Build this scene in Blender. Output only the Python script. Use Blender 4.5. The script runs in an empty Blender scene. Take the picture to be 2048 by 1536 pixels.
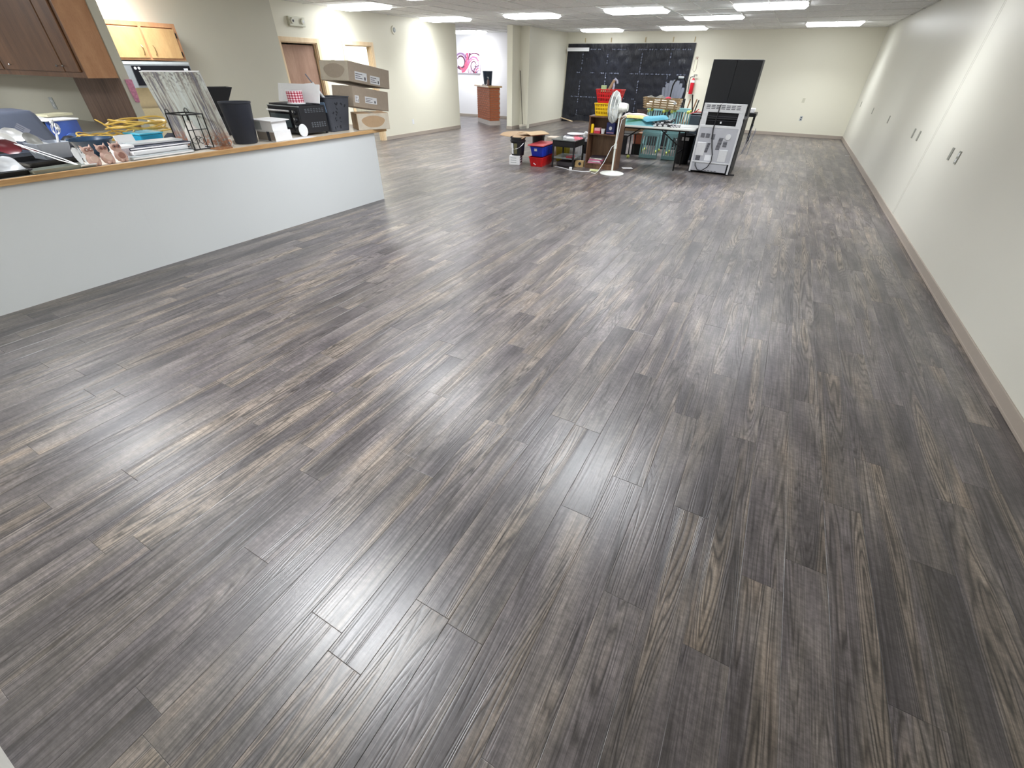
import bpy, math, random
from mathutils import Vector, Matrix
PI=math.pi
random.seed(7)
S=bpy.context.scene; COL=S.collection
# ------------------------------------------------------------ camera
cd=bpy.data.cameras.new('camera'); cam=bpy.data.objects.new('camera',cd); COL.objects.link(cam)
yaw,pitch,roll=-0.49355,-0.64449,0.016044
F_=Vector((math.sin(yaw)*math.cos(pitch),math.cos(yaw)*math.cos(pitch),math.sin(pitch)))
R0=Vector((math.cos(yaw),-math.sin(yaw),0)); U0=R0.cross(F_)
R_=R0*math.cos(roll)+U0*math.sin(roll); U_=-R0*math.sin(roll)+U0*math.cos(roll)
H=1.613
cam.matrix_world=Matrix(((R_.x,U_.x,-F_.x,0),(R_.y,U_.y,-F_.y,0),(R_.z,U_.z,-F_.z,H),(0,0,0,1)))
cd.sensor_width=36; cd.sensor_fit='HORIZONTAL'; cd.lens=844.5*36/2048; cd.clip_start=.02; cd.clip_end=100
S.camera=cam
S.view_settings.view_transform='Standard'; S.view_settings.look='None'
S.view_settings.exposure=0.40; S.view_settings.gamma=1; S.view_settings.use_curve_mapping=False
w=bpy.data.worlds.new('world'); S.world=w; w.use_nodes=True
w.node_tree.nodes['Background'].inputs[0].default_value=(.8,.9,1,1)
w.node_tree.nodes['Background'].inputs[1].default_value=0.25
LIGHT=9.5
LAMP_W=24; SPREAD=math.radians(128)
def project(p):
    v=Vector(p)-Vector((0,0,H)); z=v.dot(F_)
    if z<.05: return None
    return 1024+844.5*v.dot(R_)/z, 768-844.5*v.dot(U_)/z, z
# ------------------------------------------------------------ helpers
def c8(r,g,b):
    f=lambda v:(v/255/12.92) if v/255<=.04045 else ((v/255+.055)/1.055)**2.4
    return (f(r),f(g),f(b),1)
class N:
    def __init__(s,name):
        s.m=bpy.data.materials.new(name); s.m.use_nodes=True; s.t=s.m.node_tree
        s.b=s.t.nodes['Principled BSDF']
    def n(s,typ,**k):
        nd=s.t.nodes.new(typ)
        for a,v in k.items():
            if a.startswith('i_'):
                key=a[2:]; key=int(key) if key.isdigit() else key.replace('_',' ')
                if isinstance(v,bpy.types.NodeSocket): s.t.links.new(v,nd.inputs[key])
                else: nd.inputs[key].default_value=v
            else: setattr(nd,a,v)
        return nd
    def l(s,a,b): s.t.links.new(a,b)
    def math(s,op,a,b=0.,c=0.):
        nd=s.n('ShaderNodeMath',operation=op)
        for i,v in enumerate((a,b,c)):
            if isinstance(v,bpy.types.NodeSocket): s.l(v,nd.inputs[i])
            else: nd.inputs[i].default_value=v
        return nd.outputs[0]
    def mix(s,f,a,b,mode='MIX'):
        nd=s.n('ShaderNodeMix',data_type='RGBA',blend_type=mode)
        for k,v in ((0,f),(6,a),(7,b)):
            if isinstance(v,bpy.types.NodeSocket): s.l(v,nd.inputs[k])
            else: nd.inputs[k].default_value=v
        return nd.outputs[2]
    def ramp(s,f,*st):
        nd=s.n('ShaderNodeValToRGB'); s.l(f,nd.inputs[0]); e=nd.color_ramp.elements
        while len(e)<len(st): e.new(.5)
        for x,(p,c) in zip(e,st): x.position=p; x.color=c
        return nd.outputs[0]
    def bump(s,h,st,dist=.01):
        nd=s.n('ShaderNodeBump'); nd.inputs['Strength'].default_value=st; nd.inputs['Distance'].default_value=dist
        s.l(h,nd.inputs['Height']); s.l(nd.outputs[0],s.b.inputs['Normal'])
    def set(s,**k):
        for a,v in k.items():
            i=s.b.inputs[a.replace('_',' ')]
            if isinstance(v,bpy.types.NodeSocket): s.l(v,i)
            else: i.default_value=v
def M(name,col,rough=.5,metal=0.,bump=.0,scale=30,var=.07,spec=.5,alpha=1,trans=0,coat=0):
    m=N(name); co=m.n('ShaderNodeTexCoord').outputs['Object']
    no=m.n('ShaderNodeTexNoise',i_Vector=co,i_Scale=scale,i_Detail=4.)
    c=c8(*col); lo=tuple(max(0,x*(1-var*1.6)) for x in c[:3])+(1,); hi=tuple(min(1,x*(1+var)) for x in c[:3])+(1,)
    m.set(Base_Color=m.mix(no.outputs[0],lo,hi),Roughness=rough,Metallic=metal,Specular_IOR_Level=spec)
    if bump: m.bump(no.outputs[0],bump)
    if alpha<1: m.set(Alpha=alpha)
    if trans: m.set(Transmission_Weight=trans)
    if coat: m.set(Coat_Weight=coat)
    return m.m
def WOOD(name,a,b,axis=2,scale=6,rough=.4,stretch=.08,coat=0):
    m=N(name); co=m.n('ShaderNodeTexCoord').outputs['Object']
    sc=[1,1,1]; sc[axis]=stretch
    mp=m.n('ShaderNodeMapping',i_Vector=co,i_Scale=sc)
    n1=m.n('ShaderNodeTexNoise',i_Vector=mp.outputs[0],i_Scale=scale,i_Detail=5.,i_Distortion=1.2)
    n2=m.n('ShaderNodeTexNoise',i_Vector=mp.outputs[0],i_Scale=scale*14,i_Detail=2.)
    f=m.math('ADD',m.math('MULTIPLY',n1.outputs[0],.8),m.math('MULTIPLY',n2.outputs[0],.3))
    m.set(Base_Color=m.ramp(f,(.35,c8(*a)),(.75,c8(*b))),Roughness=rough)
    m.bump(n2.outputs[0],.05,.002)
    return m.m
class MB:
    def __init__(s): s.v=[];s.f=[];s.fm=[];s.cur=0
    def add(s,vs,fs):
        o=len(s.v); s.v+= [tuple(v) for v in vs]; s.f+=[tuple(i+o for i in f) for f in fs]; s.fm+=[s.cur]*len(fs); return s
    def mat(s,i): s.cur=i; return s
    def box(s,x0,x1,y0,y1,z0,z1,m=None):
        vs=[(x,y,z) for z in (z0,z1) for x,y in ((x0,y0),(x1,y0),(x1,y1),(x0,y1))]
        if m is not None: vs=[m@Vector(v) for v in vs]
        return s.add(vs,[(3,2,1,0),(4,5,6,7),(0,1,5,4),(1,2,6,5),(2,3,7,6),(3,0,4,7)])
    def cbox(s,c,d,rx=0,ry=0,rz=0):
        m=Matrix.Translation(c)@Matrix.Rotation(rz,4,'Z')@Matrix.Rotation(ry,4,'Y')@Matrix.Rotation(rx,4,'X')
        return s.box(-d[0]/2,d[0]/2,-d[1]/2,d[1]/2,-d[2]/2,d[2]/2,m)
    def rings(s,rs,close=True,caps=(1,1)):
        n=len(rs[0]); vs=[p for r in rs for p in r]; fs=[]
        for k in range(len(rs)-1):
            for i in range(n if close else n-1):
                j=(i+1)%n; fs.append((k*n+i,k*n+j,(k+1)*n+j,(k+1)*n+i))
        if caps[0]: fs.append(tuple(range(n))[::-1])
        if caps[1]: fs.append(tuple((len(rs)-1)*n+i for i in range(n)))
        return s.add(vs,fs)
    def cyl(s,p0,p1,r0,r1=None,n=16,caps=(1,1)):
        if r1 is None: r1=r0
        p0,p1=Vector(p0),Vector(p1); d=(p1-p0).normalized()
        a=d.orthogonal().normalized(); b=d.cross(a)
        ring=lambda p,r:[p+(a*math.cos(2*PI*i/n)+b*math.sin(2*PI*i/n))*r for i in range(n)]
        return s.rings([ring(p0,r0),ring(p1,r1)],True,caps)
    def tube(s,pts,r,n=6,closed=False):
        pts=[Vector(p) for p in pts]; rs=[]; pa=None
        for i,p in enumerate(pts):
            a_=pts[i-1] if (i or closed) else p; b_=pts[(i+1)%len(pts)] if (i<len(pts)-1 or closed) else p
            d=(b_-a_).normalized()
            if pa is None: a=d.orthogonal().normalized()
            else:
                a=pa-d*pa.dot(d); a=a.normalized() if a.length>1e-6 else d.orthogonal().normalized()
            pa=a; b=d.cross(a); rs.append([p+(a*math.cos(2*PI*k/n)+b*math.sin(2*PI*k/n))*r for k in range(n)])
        if closed: rs.append(rs[0]); return s.rings(rs,True,(0,0))
        return s.rings(rs)
    def lathe(s,prof,c=(0,0,0),n=24,sx=1,sy=1,m=None,caps=(0,0)):
        rs=[]
        for r,z in prof:
            ring=[Vector((c[0]+sx*r*math.cos(2*PI*i/n),c[1]+sy*r*math.sin(2*PI*i/n),c[2]+z)) for i in range(n)]
            if m is not None: ring=[m@v for v in ring]
            rs.append(ring)
        return s.rings(rs,True,caps)
    def ball(s,c,r,n=12,sz=1,m=None):
        k=n//2; prof=[(max(1e-4,r*math.sin(PI*i/k)),-r*sz*math.cos(PI*i/k)) for i in range(k+1)]
        return s.lathe(prof,c,n,m=m,caps=(1,1))
    def prism(s,pts,z0,z1,m=None):
        n=len(pts); a=[Vector((x,y,z0)) for x,y in pts]; b=[Vector((x,y,z1)) for x,y in pts]
        if m is not None: a=[m@v for v in a]; b=[m@v for v in b]
        return s.rings([a,b])
    def rect(s,z,w,d,cx=0,cy=0,r=.0,k=3):
        if r<=0: return [Vector((cx-w/2,cy-d/2,z)),Vector((cx+w/2,cy-d/2,z)),Vector((cx+w/2,cy+d/2,z)),Vector((cx-w/2,cy+d/2,z))]
        o=[]
        for (sx,sy,a0) in ((-1,-1,PI),(1,-1,1.5*PI),(1,1,0),(-1,1,.5*PI)):
            for i in range(k+1):
                a=a0+PI/2*i/k; o.append(Vector((cx+sx*(w/2-r)+r*math.cos(a),cy+sy*(d/2-r)+r*math.sin(a),z)))
        return o
    def shell(s,z0,w0,d0,z1,w1,d1,t=.004,r=.0,c=(0,0),rim=.0):
        a=lambda z,w,d:s.rect(z,w,d,c[0],c[1],r)
        rs=[a(z0,w0,d0),a(z1,w1,d1)]
        if rim: rs+=[a(z1,w1+2*rim,d1+2*rim),a(z1+rim*.8,w1+2*rim,d1+2*rim)]; z1+=rim*.8
        rs+=[a(z1,w1-2*t,d1-2*t),a(z0+t,w0-2*t,d0-2*t)]
        return s.rings(rs)
    def surf(s,fn,nu,nv,th=0.):
        top=[fn(i/nu,j/nv) for j in range(nv+1) for i in range(nu+1)]
        q=lambda i,j:j*(nu+1)+i
        fs=[(q(i,j),q(i+1,j),q(i+1,j+1),q(i,j+1)) for j in range(nv) for i in range(nu)]
        if not th: return s.add(top,fs)
        o=len(top); bot=[(x,y,z-th) for x,y,z in top]
        fs+=[tuple(k+o for k in f[::-1]) for f in fs]
        e=[q(i,0) for i in range(nu)]+[q(nu,j) for j in range(nv)]+[q(i,nv) for i in range(nu,0,-1)]+[q(0,j) for j in range(nv,0,-1)]
        for k in range(len(e)): a,b=e[k],e[(k+1)%len(e)]; fs.append((b,a,a+o,b+o))
        return s.add(top+bot,fs)
def obj(name,mb,mats,parent=None,loc=None,rz=0,bev=0,smooth=False,rot=None):
    me=bpy.data.meshes.new(name); me.from_pydata(mb.v,[],mb.f)
    if not isinstance(mats,(list,tuple)): mats=[mats]
    for m in mats: me.materials.append(m)
    if len(mats)>1: me.polygons.foreach_set('material_index',mb.fm)
    if smooth: me.polygons.foreach_set('use_smooth',[True]*len(mb.f))
    me.update()
    o=bpy.data.objects.new(name,me); COL.objects.link(o)
    if parent is not None: o.parent=parent
    if loc is not None: o.location=loc
    o.rotation_euler=rot if rot else (0,0,rz)
    if smooth:
        sm=o.modifiers.new('edges','EDGE_SPLIT'); sm.split_angle=math.radians(40)
    if bev:
        b=o.modifiers.new('bevel','BEVEL'); b.width=bev; b.segments=2; b.limit_method='ANGLE'; b.angle_limit=math.radians(40)
    return o
def tag(o,label,cat,group=None):
    o['label']=label; o['category']=cat
    if group: o['group']=group
    return o
def thing(name,label,cat,loc=(0,0,0),rz=0,group=None,rot=None):
    o=bpy.data.objects.new(name,None); COL.objects.link(o); o.location=loc; o.rotation_euler=rot if rot else (0,0,rz)
    return tag(o,label,cat,group)
def solo(name,mb,mats,label,cat,loc=None,group=None,**k): return tag(obj(name,mb,mats,None,loc,**k),label,cat,group)
def struct(name,mb,mats,parent=None,**k):
    o=obj(name,mb,mats,parent,**k)
    if parent is None: o['kind']='structure'
    return o
def dup(root,loc,rz=None,label=None,group=None,rot=None):
    r=root.copy(); COL.objects.link(r); r.location=loc
    if rz is not None: r.rotation_euler=(0,0,rz)
    if rot: r.rotation_euler=rot
    if label: r['label']=label
    if group: r['group']=group
    for ch in list(root.children):
        c=ch.copy(); COL.objects.link(c); c.parent=r
        for g in list(ch.children): d=g.copy(); COL.objects.link(d); d.parent=c
    return r
# ------------------------------------------------------------ structure materials
def wall_mat(name,col,rough,bump):
    m=N(name); co=m.n('ShaderNodeTexCoord').outputs['Object']
    n=m.n('ShaderNodeTexNoise',i_Vector=co,i_Scale=110.,i_Detail=3.)
    n2=m.n('ShaderNodeTexNoise',i_Vector=co,i_Scale=1.3,i_Detail=2.)
    c=c8(*col); m.set(Base_Color=m.mix(n2.outputs[0],tuple(x*.96 for x in c[:3])+(1,),c),Roughness=rough)
    m.bump(n.outputs[0],bump,.003); return m.m
CREAM=wall_mat('cream_paint',(230,227,210),.42,.25)
CREAM2=wall_mat('cream_gloss_paint',(222,220,209),.36,.16)
GREYCREAM=wall_mat('grey_cream_paint',(205,203,188),.5,.2)
WHITEW=wall_mat('white_paint',(238,236,238),.5,.2)
PANELW=wall_mat('white_panel',(222,226,228),.5,.1)
TAUPE=M('taupe_vinyl',(168,157,146),.5,var=.03)
CASING=WOOD('pale_pine_casing',(214,186,146),(240,218,184),2,5,.4)
OAKTRIM=WOOD('golden_pine_edge',(176,134,86),(222,184,132),1,9,.35)
# floor: dark distressed vinyl planks
def floor_mat():
    m=N('dark_plank_vinyl'); pos=m.n('ShaderNodeNewGeometry').outputs['Position']
    seed=m.n('ShaderNodeAttribute',attribute_name='seed').outputs['Fac']
    sx=m.n('ShaderNodeSeparateXYZ',i_0=pos)
    off=m.math('MULTIPLY',seed,91.7)
    x=m.math('ADD',sx.outputs[0],off); y=m.math('ADD',sx.outputs[1],m.math('MULTIPLY',seed,37.3))
    def vec(ax,ay,extra=0.):
        return m.n('ShaderNodeCombineXYZ',i_0=m.math('MULTIPLY',x,ax),i_1=m.math('MULTIPLY',y,ay),i_2=m.math('ADD',off,extra)).outputs[0]
    # cathedral grain: contour lines of a stretched noise field
    v=m.n('ShaderNodeTexNoise',i_Vector=vec(10.,.55),i_Scale=1.,i_Detail=1.6,i_Roughness=.45,i_Distortion=.25).outputs[0]
    ln=m.math('FRACT',m.math('MULTIPLY',v,25.))
    ring=m.math('ABSOLUTE',m.math('SUBTRACT',ln,.5)) # 0..0.5
    groove=m.n('ShaderNodeMapRange',i_Value=ring,i_1=.0,i_2=.34,i_3=1.,i_4=0.).outputs[0]
    fib=m.n('ShaderNodeTexNoise',i_Vector=vec(210.,4.),i_Scale=1.,i_Detail=3.,i_Roughness=.7).outputs[0]
    fib2=m.n('ShaderNodeTexNoise',i_Vector=vec(60.,2.2,3.),i_Scale=1.,i_Detail=2.).outputs[0]
    scr=m.n('ShaderNodeTexNoise',i_Vector=vec(30.,55.,5.),i_Scale=1.,i_Detail=4.,i_Roughness=.75).outputs[0]
    patch=m.n('ShaderNodeTexNoise',i_Vector=vec(7.,1.1,9.),i_Scale=1.,i_Detail=3.).outputs[0]
    # where the grain opens pale
    pale=m.n('ShaderNodeMapRange',i_Value=m.math('ADD',v,m.math('MULTIPLY',seed,.06)),i_1=.61,i_2=.68,i_3=0.,i_4=1.).outputs[0]
    base=m.ramp(patch,(.30,c8(84,78,81)),(.48,c8(107,100,100)),(.60,c8(124,116,111)),(.76,c8(150,134,120)))
    tone=m.n('ShaderNodeMapRange',i_Value=m.math('FRACT',m.math('MULTIPLY',seed,7.13)),i_1=0.,i_2=1.,i_3=.78,i_4=1.15).outputs[0]
    base=m.mix(1.,base,m.n('ShaderNodeCombineColor',i_0=tone,i_1=tone,i_2=tone).outputs[0],'MULTIPLY')
    base=m.mix(m.math('MULTIPLY',pale,.42),base,c8(164,148,130))
    gmask=m.math('MULTIPLY',groove,m.n('ShaderNodeMapRange',i_Value=m.math('ADD',m.math('MULTIPLY',fib2,.5),v),i_1=.62,i_2=.84,i_3=.12,i_4=1.).outputs[0])
    base=m.mix(m.math('MULTIPLY',gmask,.85),base,c8(50,45,43))
    f1=m.n('ShaderNodeMapRange',i_Value=fib,i_1=.34,i_2=.66,i_3=.58,i_4=1.32).outputs[0]
    f2=m.n('ShaderNodeMapRange',i_Value=scr,i_1=.35,i_2=.7,i_3=.74,i_4=1.28).outputs[0]
    blot=m.n('ShaderNodeTexNoise',i_Vector=vec(9.,2.6,21.),i_Scale=1.,i_Detail=4.,i_Roughness=.6).outputs[0]
    f4=m.n('ShaderNodeMapRange',i_Value=blot,i_1=.36,i_2=.62,i_3=.66,i_4=1.1).outputs[0]
    f3=m.math('MULTIPLY',m.math('MULTIPLY',f1,f2),f4)
    base=m.mix(1.,base,m.n('ShaderNodeCombineColor',i_0=f3,i_1=f3,i_2=f3).outputs[0],'MULTIPLY')
    hgt=m.math('SUBTRACT',m.math('MULTIPLY',fib,.6),gmask)
    m.set(Base_Color=base,Roughness=m.math('ADD',.27,m.math('MULTIPLY',fib,.16)),Specular_IOR_Level=.85)
    m.bump(hgt,.4,.001)
    return m.m
FLOORM=floor_mat()
DARKJ=M('dark_subfloor',(48,42,40),.8)
# ------------------------------------------------------------ floor
W0,W1,L0,L1=-13.0,1.662,-.42,17.4
fl=struct('floor',MB().box(W0-.1,W1+.1,L0-.1,L1+.1,-.12,-.004),DARKJ)
PW,PL=.1525,1.22
planks=[]; known={0:1.443,1:2.08,3:1.40,5:2.217,6:1.65,7:2.10,8:2.29,-11:.744,-13:.15}
i0=int((W0-.084)/PW)-1; i1=int((W1-.084)/PW)+1
for i in range(i0,i1+1):
    xa=max(W0,.084+PW*i); xb=min(W1,.084+PW*(i+1))
    if xb-xa<.005: continue
    e=known.get(i,random.random()*PL)
    k=math.floor((L0-e)/PL); y=e+k*PL
    while y<L1:
        ya,yb=max(y,L0),min(y+PL,L1); y+=PL
        if yb-ya<.03: continue
        sd=random.random(); c=((xa+xb)/2,(ya+yb)/2)
        # left of the half wall and behind it nothing is seen
        best=-1
        for px,py in ((xa,ya),(xb,yb),(xa,yb),(xb,ya),c):
            q=project((px,py,0))
            if q and -10<q[0]<2058 and -10<q[1]<1546: best=max(best,1/q[2]**2)
        if c[0]<-5 and c[1]<5.3: best=-1
        planks.append((best,xa,xb,ya,yb,sd))
planks.sort(key=lambda t:-t[0])
G=.00035
def plank_geo(xa,xb,ya,yb,cx=0,cy=0):
    b=.0012; z=0.0
    o=[(xa+G,ya+G),(xb-G,ya+G),(xb-G,yb-G),(xa+G,yb-G)]
    n_=[(xa+G+b,ya+G+b),(xb-G-b,ya+G+b),(xb-G-b,yb-G-b),(xa+G+b,yb-G-b)]
    v=[(x-cx,y-cy,-.004) for x,y in o]+[(x-cx,y-cy,-.0005) for x,y in o]+[(x-cx,y-cy,z) for x,y in n_]
    f=[(0,1,5,4),(1,2,6,5),(2,3,7,6),(3,0,4,7),(4,5,9,8),(5,6,10,9),(6,7,11,10),(7,4,8,11),(8,9,10,11)]
    return v,f
for t in planks[:300]:
    _,xa,xb,ya,yb,sd=t; cx,cy=(xa+xb)/2,(ya+yb)/2
    mb=MB(); mb.add(*plank_geo(xa,xb,ya,yb,cx,cy)); o=obj('plank',mb,FLOORM,fl,(cx,cy,0))
    a=o.data.attributes.new('seed','FLOAT','FACE'); a.data.foreach_set('value',[sd]*len(mb.f))
mb=MB(); sds=[]
for t in planks[300:]:
    v,f=plank_geo(*t[1:5]); mb.add(v,f); sds+=[t[5]]*len(f)
o=obj('distant_planks',mb,FLOORM,fl); o['kind']='stuff'
a=o.data.attributes.new('seed','FLOAT','FACE'); a.data.foreach_set('value',sds)
# ------------------------------------------------------------ ceiling
ZC=2.565
def tile_mat():
    m=N('ceiling_tile_fibre'); co=m.n('ShaderNodeTexCoord').outputs['Object']
    n=m.n('ShaderNodeTexNoise',i_Vector=co,i_Scale=160.,i_Detail=4.); n2=m.n('ShaderNodeTexNoise',i_Vector=co,i_Scale=25.,i_Detail=4.)
    m.set(Base_Color=m.ramp(m.math('MULTIPLY',n.outputs[0],n2.outputs[0]),(.1,c8(222,222,220)),(.35,c8(244,244,241))),Roughness=.9)
    m.bump(n.outputs[0],.3,.003); return m.m
TILE=tile_mat(); GRID=M('white_grid_metal',(226,226,222),.45,var=.02); GRIDW=GRID
ce=struct('ceiling',MB().box(W0-.1,W1+.1,L0-.1,L1+.1,ZC+.03,ZC+.1),GRID)
gx=[.374+.61*k for k in range(-22,3)]; gy=[-.65+1.22*k for k in range(0,16)]
mb=MB(); far=MB(); nt=0
for x in gx: mb.box(x-.012,x+.012,L0,L1,ZC,ZC+.03)
for y in gy:
    if L0<y<L1: mb.box(W0,W1,y-.012,y+.012,ZC-.0008,ZC+.029)
obj('ceiling_grid',mb,GRID,ce)
for i,x in enumerate([gx[0]-.61]+gx):
    xa,xb=max(W0,x+.012),min(W1,x+.598)
    if xb-xa<.05: continue
    for y in [gy[0]-1.22]+gy:
        ya,yb=max(L0,y+.012),min(L1,y+1.208)
        if yb-ya<.05: continue
        q=[project(p) for p in ((xa,ya,ZC),(xb,yb,ZC),(xa,yb,ZC),(xb,ya,ZC))]
        dz=random.uniform(-.0025,.0025)
        if all(q) and any(-20<a[0]<2068 and a[1]>-6 for a in q) and y>5.5 and nt<300:
            cx,cy=(xa+xb)/2,(ya+yb)/2
            obj('ceiling_tile',MB().box(xa-cx,xb-cx,ya-cy,yb-cy,.012+dz,.03),TILE,ce,(cx,cy,ZC-.004)); nt+=1
        else: far.box(xa,xb,ya,yb,ZC+.008,ZC+.026)
o=obj('hidden_ceiling_tiles',far,TILE,ce); o['kind']='stuff'
# ------------------------------------------------------------ walls
T=.12
struct('wall_right',MB().box(W1,W1+T,L0-T,L1+T,-.1,ZC+.1),CREAM2)
struct('wall_back',MB().box(-13.1,W1,L1,L1+T,-.1,ZC+.1),CREAM)
struct('wall_front',MB().box(-13.1,W1,L0-T,L0,-.1,ZC+.1),CREAM)
struct('wall_left',MB().box(W0-T,W0,L0,L1,-.1,ZC+.1),WHITEW)
# door wall, with two openings
XD=-9.13
mb=MB()
for (ya,yb,za,zb) in ((6.9,7.14,-.1,ZC+.1),(7.14,8.02,1.97,ZC+.1),(8.02,8.80,-.1,ZC+.1),(8.80,9.62,1.97,ZC+.1),(9.62,13.17,-.1,ZC+.1)):
    mb.box(XD-T,XD,ya,yb,za,zb)
struct('wall_doors',mb,CREAM)
struct('wall_kitchen',MB().box(-9.13,-8.85,3.47,6.9,-.1,ZC+.1),GREYCREAM)
struct('wall_stub',MB().box(-13,-7.48,3.37,3.47,-.1,ZC+.1),GREYCREAM)
struct('wall_far_room',MB().box(-13,-7.8,16.7,16.82,-.1,ZC+.1),WHITEW)
struct('wall_partition',MB().box(-7.78,-7.60,13.83,14.36,-.1,ZC+.1).box(-7.70,-7.30,14.33,14.46,-.1,ZC+.1).box(-7.80,-7.42,14.46,17.4,-.1,ZC+.1),CREAM)
# rooms behind the two doors
struct('wall_room_behind',MB().box(-10.62,-10.5,6.95,11.6,-.1,ZC+.1).box(-10.5,-9.26,11.5,11.6,-.1,ZC+.1).box(-10.5,-9.26,6.95,7.05,-.1,ZC+.1).box(-10.5,-9.26,8.36,8.44,-.1,ZC+.1),CREAM)
BB=.085
def base(name,x0,x1,y0,y1): struct(name,MB().box(x0,x1,y0,y1,0,BB).box(x0-.002 if x1-x0<.1 else x0,x1+.002 if x1-x0<.1 else x1,y0-.002 if y1-y0<.1 else y0,y1+.002 if y1-y0<.1 else y1,0,.02),TAUPE,bev=.003)
base('baseboard_right',W1-.012,W1,L0,L1)
base('baseboard_back',-7.42,W1-.014,L1-.012,L1)
base('baseboard_doors',XD,XD+.012,9.73,13.17)
base('baseboard_far_room',-13,-7.8,16.688,16.70)
base('baseboard_partition',-7.42,-7.408,14.46,L1-.012)
struct('baseboard_partition_end',MB().box(-7.792,-7.588,13.818,13.83,0,BB).box(-7.60,-7.588,13.83,14.33,0,BB),TAUPE)
struct('baseboard_front',MB().box(-4.8,-1.30,L0,L0+.014,0,.09),M('white_baseboard',(225,223,215),.4))
struct('baseboard_behind',MB().box(-10.5,-10.49,8.44,11.5,0,BB),TAUPE)
# faint panel joint and paint marks on the right wall
struct('trim_1',MB().box(W1-.002,W1,7.69,7.70,BB,ZC).box(W1-.002,W1,7.75,7.76,BB,ZC),wall_mat('joint_paint',(216,214,205),.4,.1))
# door casings
def casing(name,ya,yb,zt,x):
    c=.075; mb=MB(); z=zt
    for a,b,z0,z1 in ((ya-c,ya,0,z+c),(yb,yb+c,0,z+c),(ya,yb,z,z+c)): mb.box(x,x+.018,a,b,z0,z1)
    struct(name,mb,CASING,bev=.003)
casing('trim_2',7.14,8.02,1.955,XD); casing('trim_3',8.80,9.62,1.955,XD)
for nm,ya,yb in (('trim_4',7.14,8.02),('trim_5',8.80,9.62)):
    struct(nm,MB().box(XD-T-.01,XD+.0,ya,ya+.018,0,1.955).box(XD-T-.01,XD,yb-.018,yb,0,1.955).box(XD-T-.01,XD,ya,yb,1.94,1.97).box(XD-.07,XD-.045,yb-.03,yb-.018,0,1.94),CASING)
# brown flush door, almost closed, hinged at its right
LAUAN=WOOD('brown_lauan_plywood',(146,112,94),(182,150,130),2,5,.45,.12)
BRASS=M('dull_brass',(150,128,92),.35,.8)
d=bpy.data.objects.new('door_1',None); COL.objects.link(d); d['kind']='structure'; d.location=(XD-.07,7.985,0); d.rotation_euler=(0,0,math.radians(-7))
obj('door_leaf',MB().box(-.04,0,-.82,-.012,.012,1.915),LAUAN,d,bev=.002)
for z in (.2,1.0,1.74): obj('hinge',MB().box(-.006,.012,-.02,.012,z-.05,z+.05).cyl((.008,.0,z-.055),(.008,.0,z+.055),.007,n=8),BRASS,d)
# grey tile wainscot in the room behind
TILEG=M('grey_marble_tile',(178,174,162),.35,scale=8,var=.12)
wn=struct('trim_6',MB().box(-10.5,-10.489,8.9,11.5,0,1.6),M('light_grout',(205,200,188),.8))
for iy in range(13):
    for iz in range(8):
        if iy%1==0: obj('wall_tile',MB().box(-.001,.006,-.098,.098,-.098,.098),TILEG,wn,(-10.489,9.0+.2*iy,.1+.2*iz),bev=.002)
# ------------------------------------------------------------ ceiling lights
def light_mat():
    m=N('lit_diffuser'); m.set(Base_Color=(.9,.9,.9,1),Emission_Color=(.94,.97,1.0,1),Emission_Strength=LIGHT); return m.m
LM=light_mat(); FRAME=M('white_light_frame',(235,235,232),.4,var=.02)
def lamp(x,y,label):
    t=thing('ceiling_light',label,'ceiling light',(x,y,ZC-.03),0,'ceiling lights')
    mb=MB()
    mb.box(-.61,.61,-.305,-.28,.019,.029).box(-.61,.61,.28,.305,.019,.029).box(-.61,-.585,-.28,.28,.019,.029).box(.585,.61,-.28,.28,.019,.029)
    obj('frame',mb,FRAME,t)
    obj('diffuser',MB().rings([[Vector((a*.603,b*.298,.0185)) for a,b in ((-1,-1),(1,-1),(1,1),(-1,1))],[Vector((a*.565,b*.265,-.02)) for a,b in ((-1,-1),(1,-1),(1,1),(-1,1))]][::-1],True,(1,0)),LM,t)
    la=bpy.data.lights.new('tube_light','AREA'); la.shape='RECTANGLE'; la.size=1.10; la.size_y=.5; la.energy=LAMP_W; la.spread=SPREAD; la.color=(.93,.965,1)
    lo=bpy.data.objects.new('tube_light',la); COL.objects.link(lo); lo.parent=t; lo.location=(0,0,-.022)
    return t
LP=[(-8.30,8.6,'lit ceiling panel above the emergency light and brown door'),
 (-8.30,11.55,'lit ceiling panel near the end of the door wall'),
 (-5.82,11.5,'lit ceiling panel just in front of the partition with the broom'),
 (-5.81,16.35,'small-looking lit ceiling panel above the left part of black plastic sheeting'),
 (-3.29,11.2,'lit ceiling panel in the front row at the centre top of the picture'),
 (-3.29,16.15,'small-looking lit ceiling panel above the right end of black plastic sheeting'),
 (-2.06,13.05,'lit ceiling panel in the middle row, left of the top right one'),
 (-.84,11.2,'largest-looking lit ceiling panel at the top right of the picture'),
 (.36,15.65,'lit ceiling panel nearest the right wall and back corner'),
 (-10.55,15.95,'lit ceiling panel in the far room above the pink painting')]
for x,y,l in LP: lamp(x,y,l)
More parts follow.
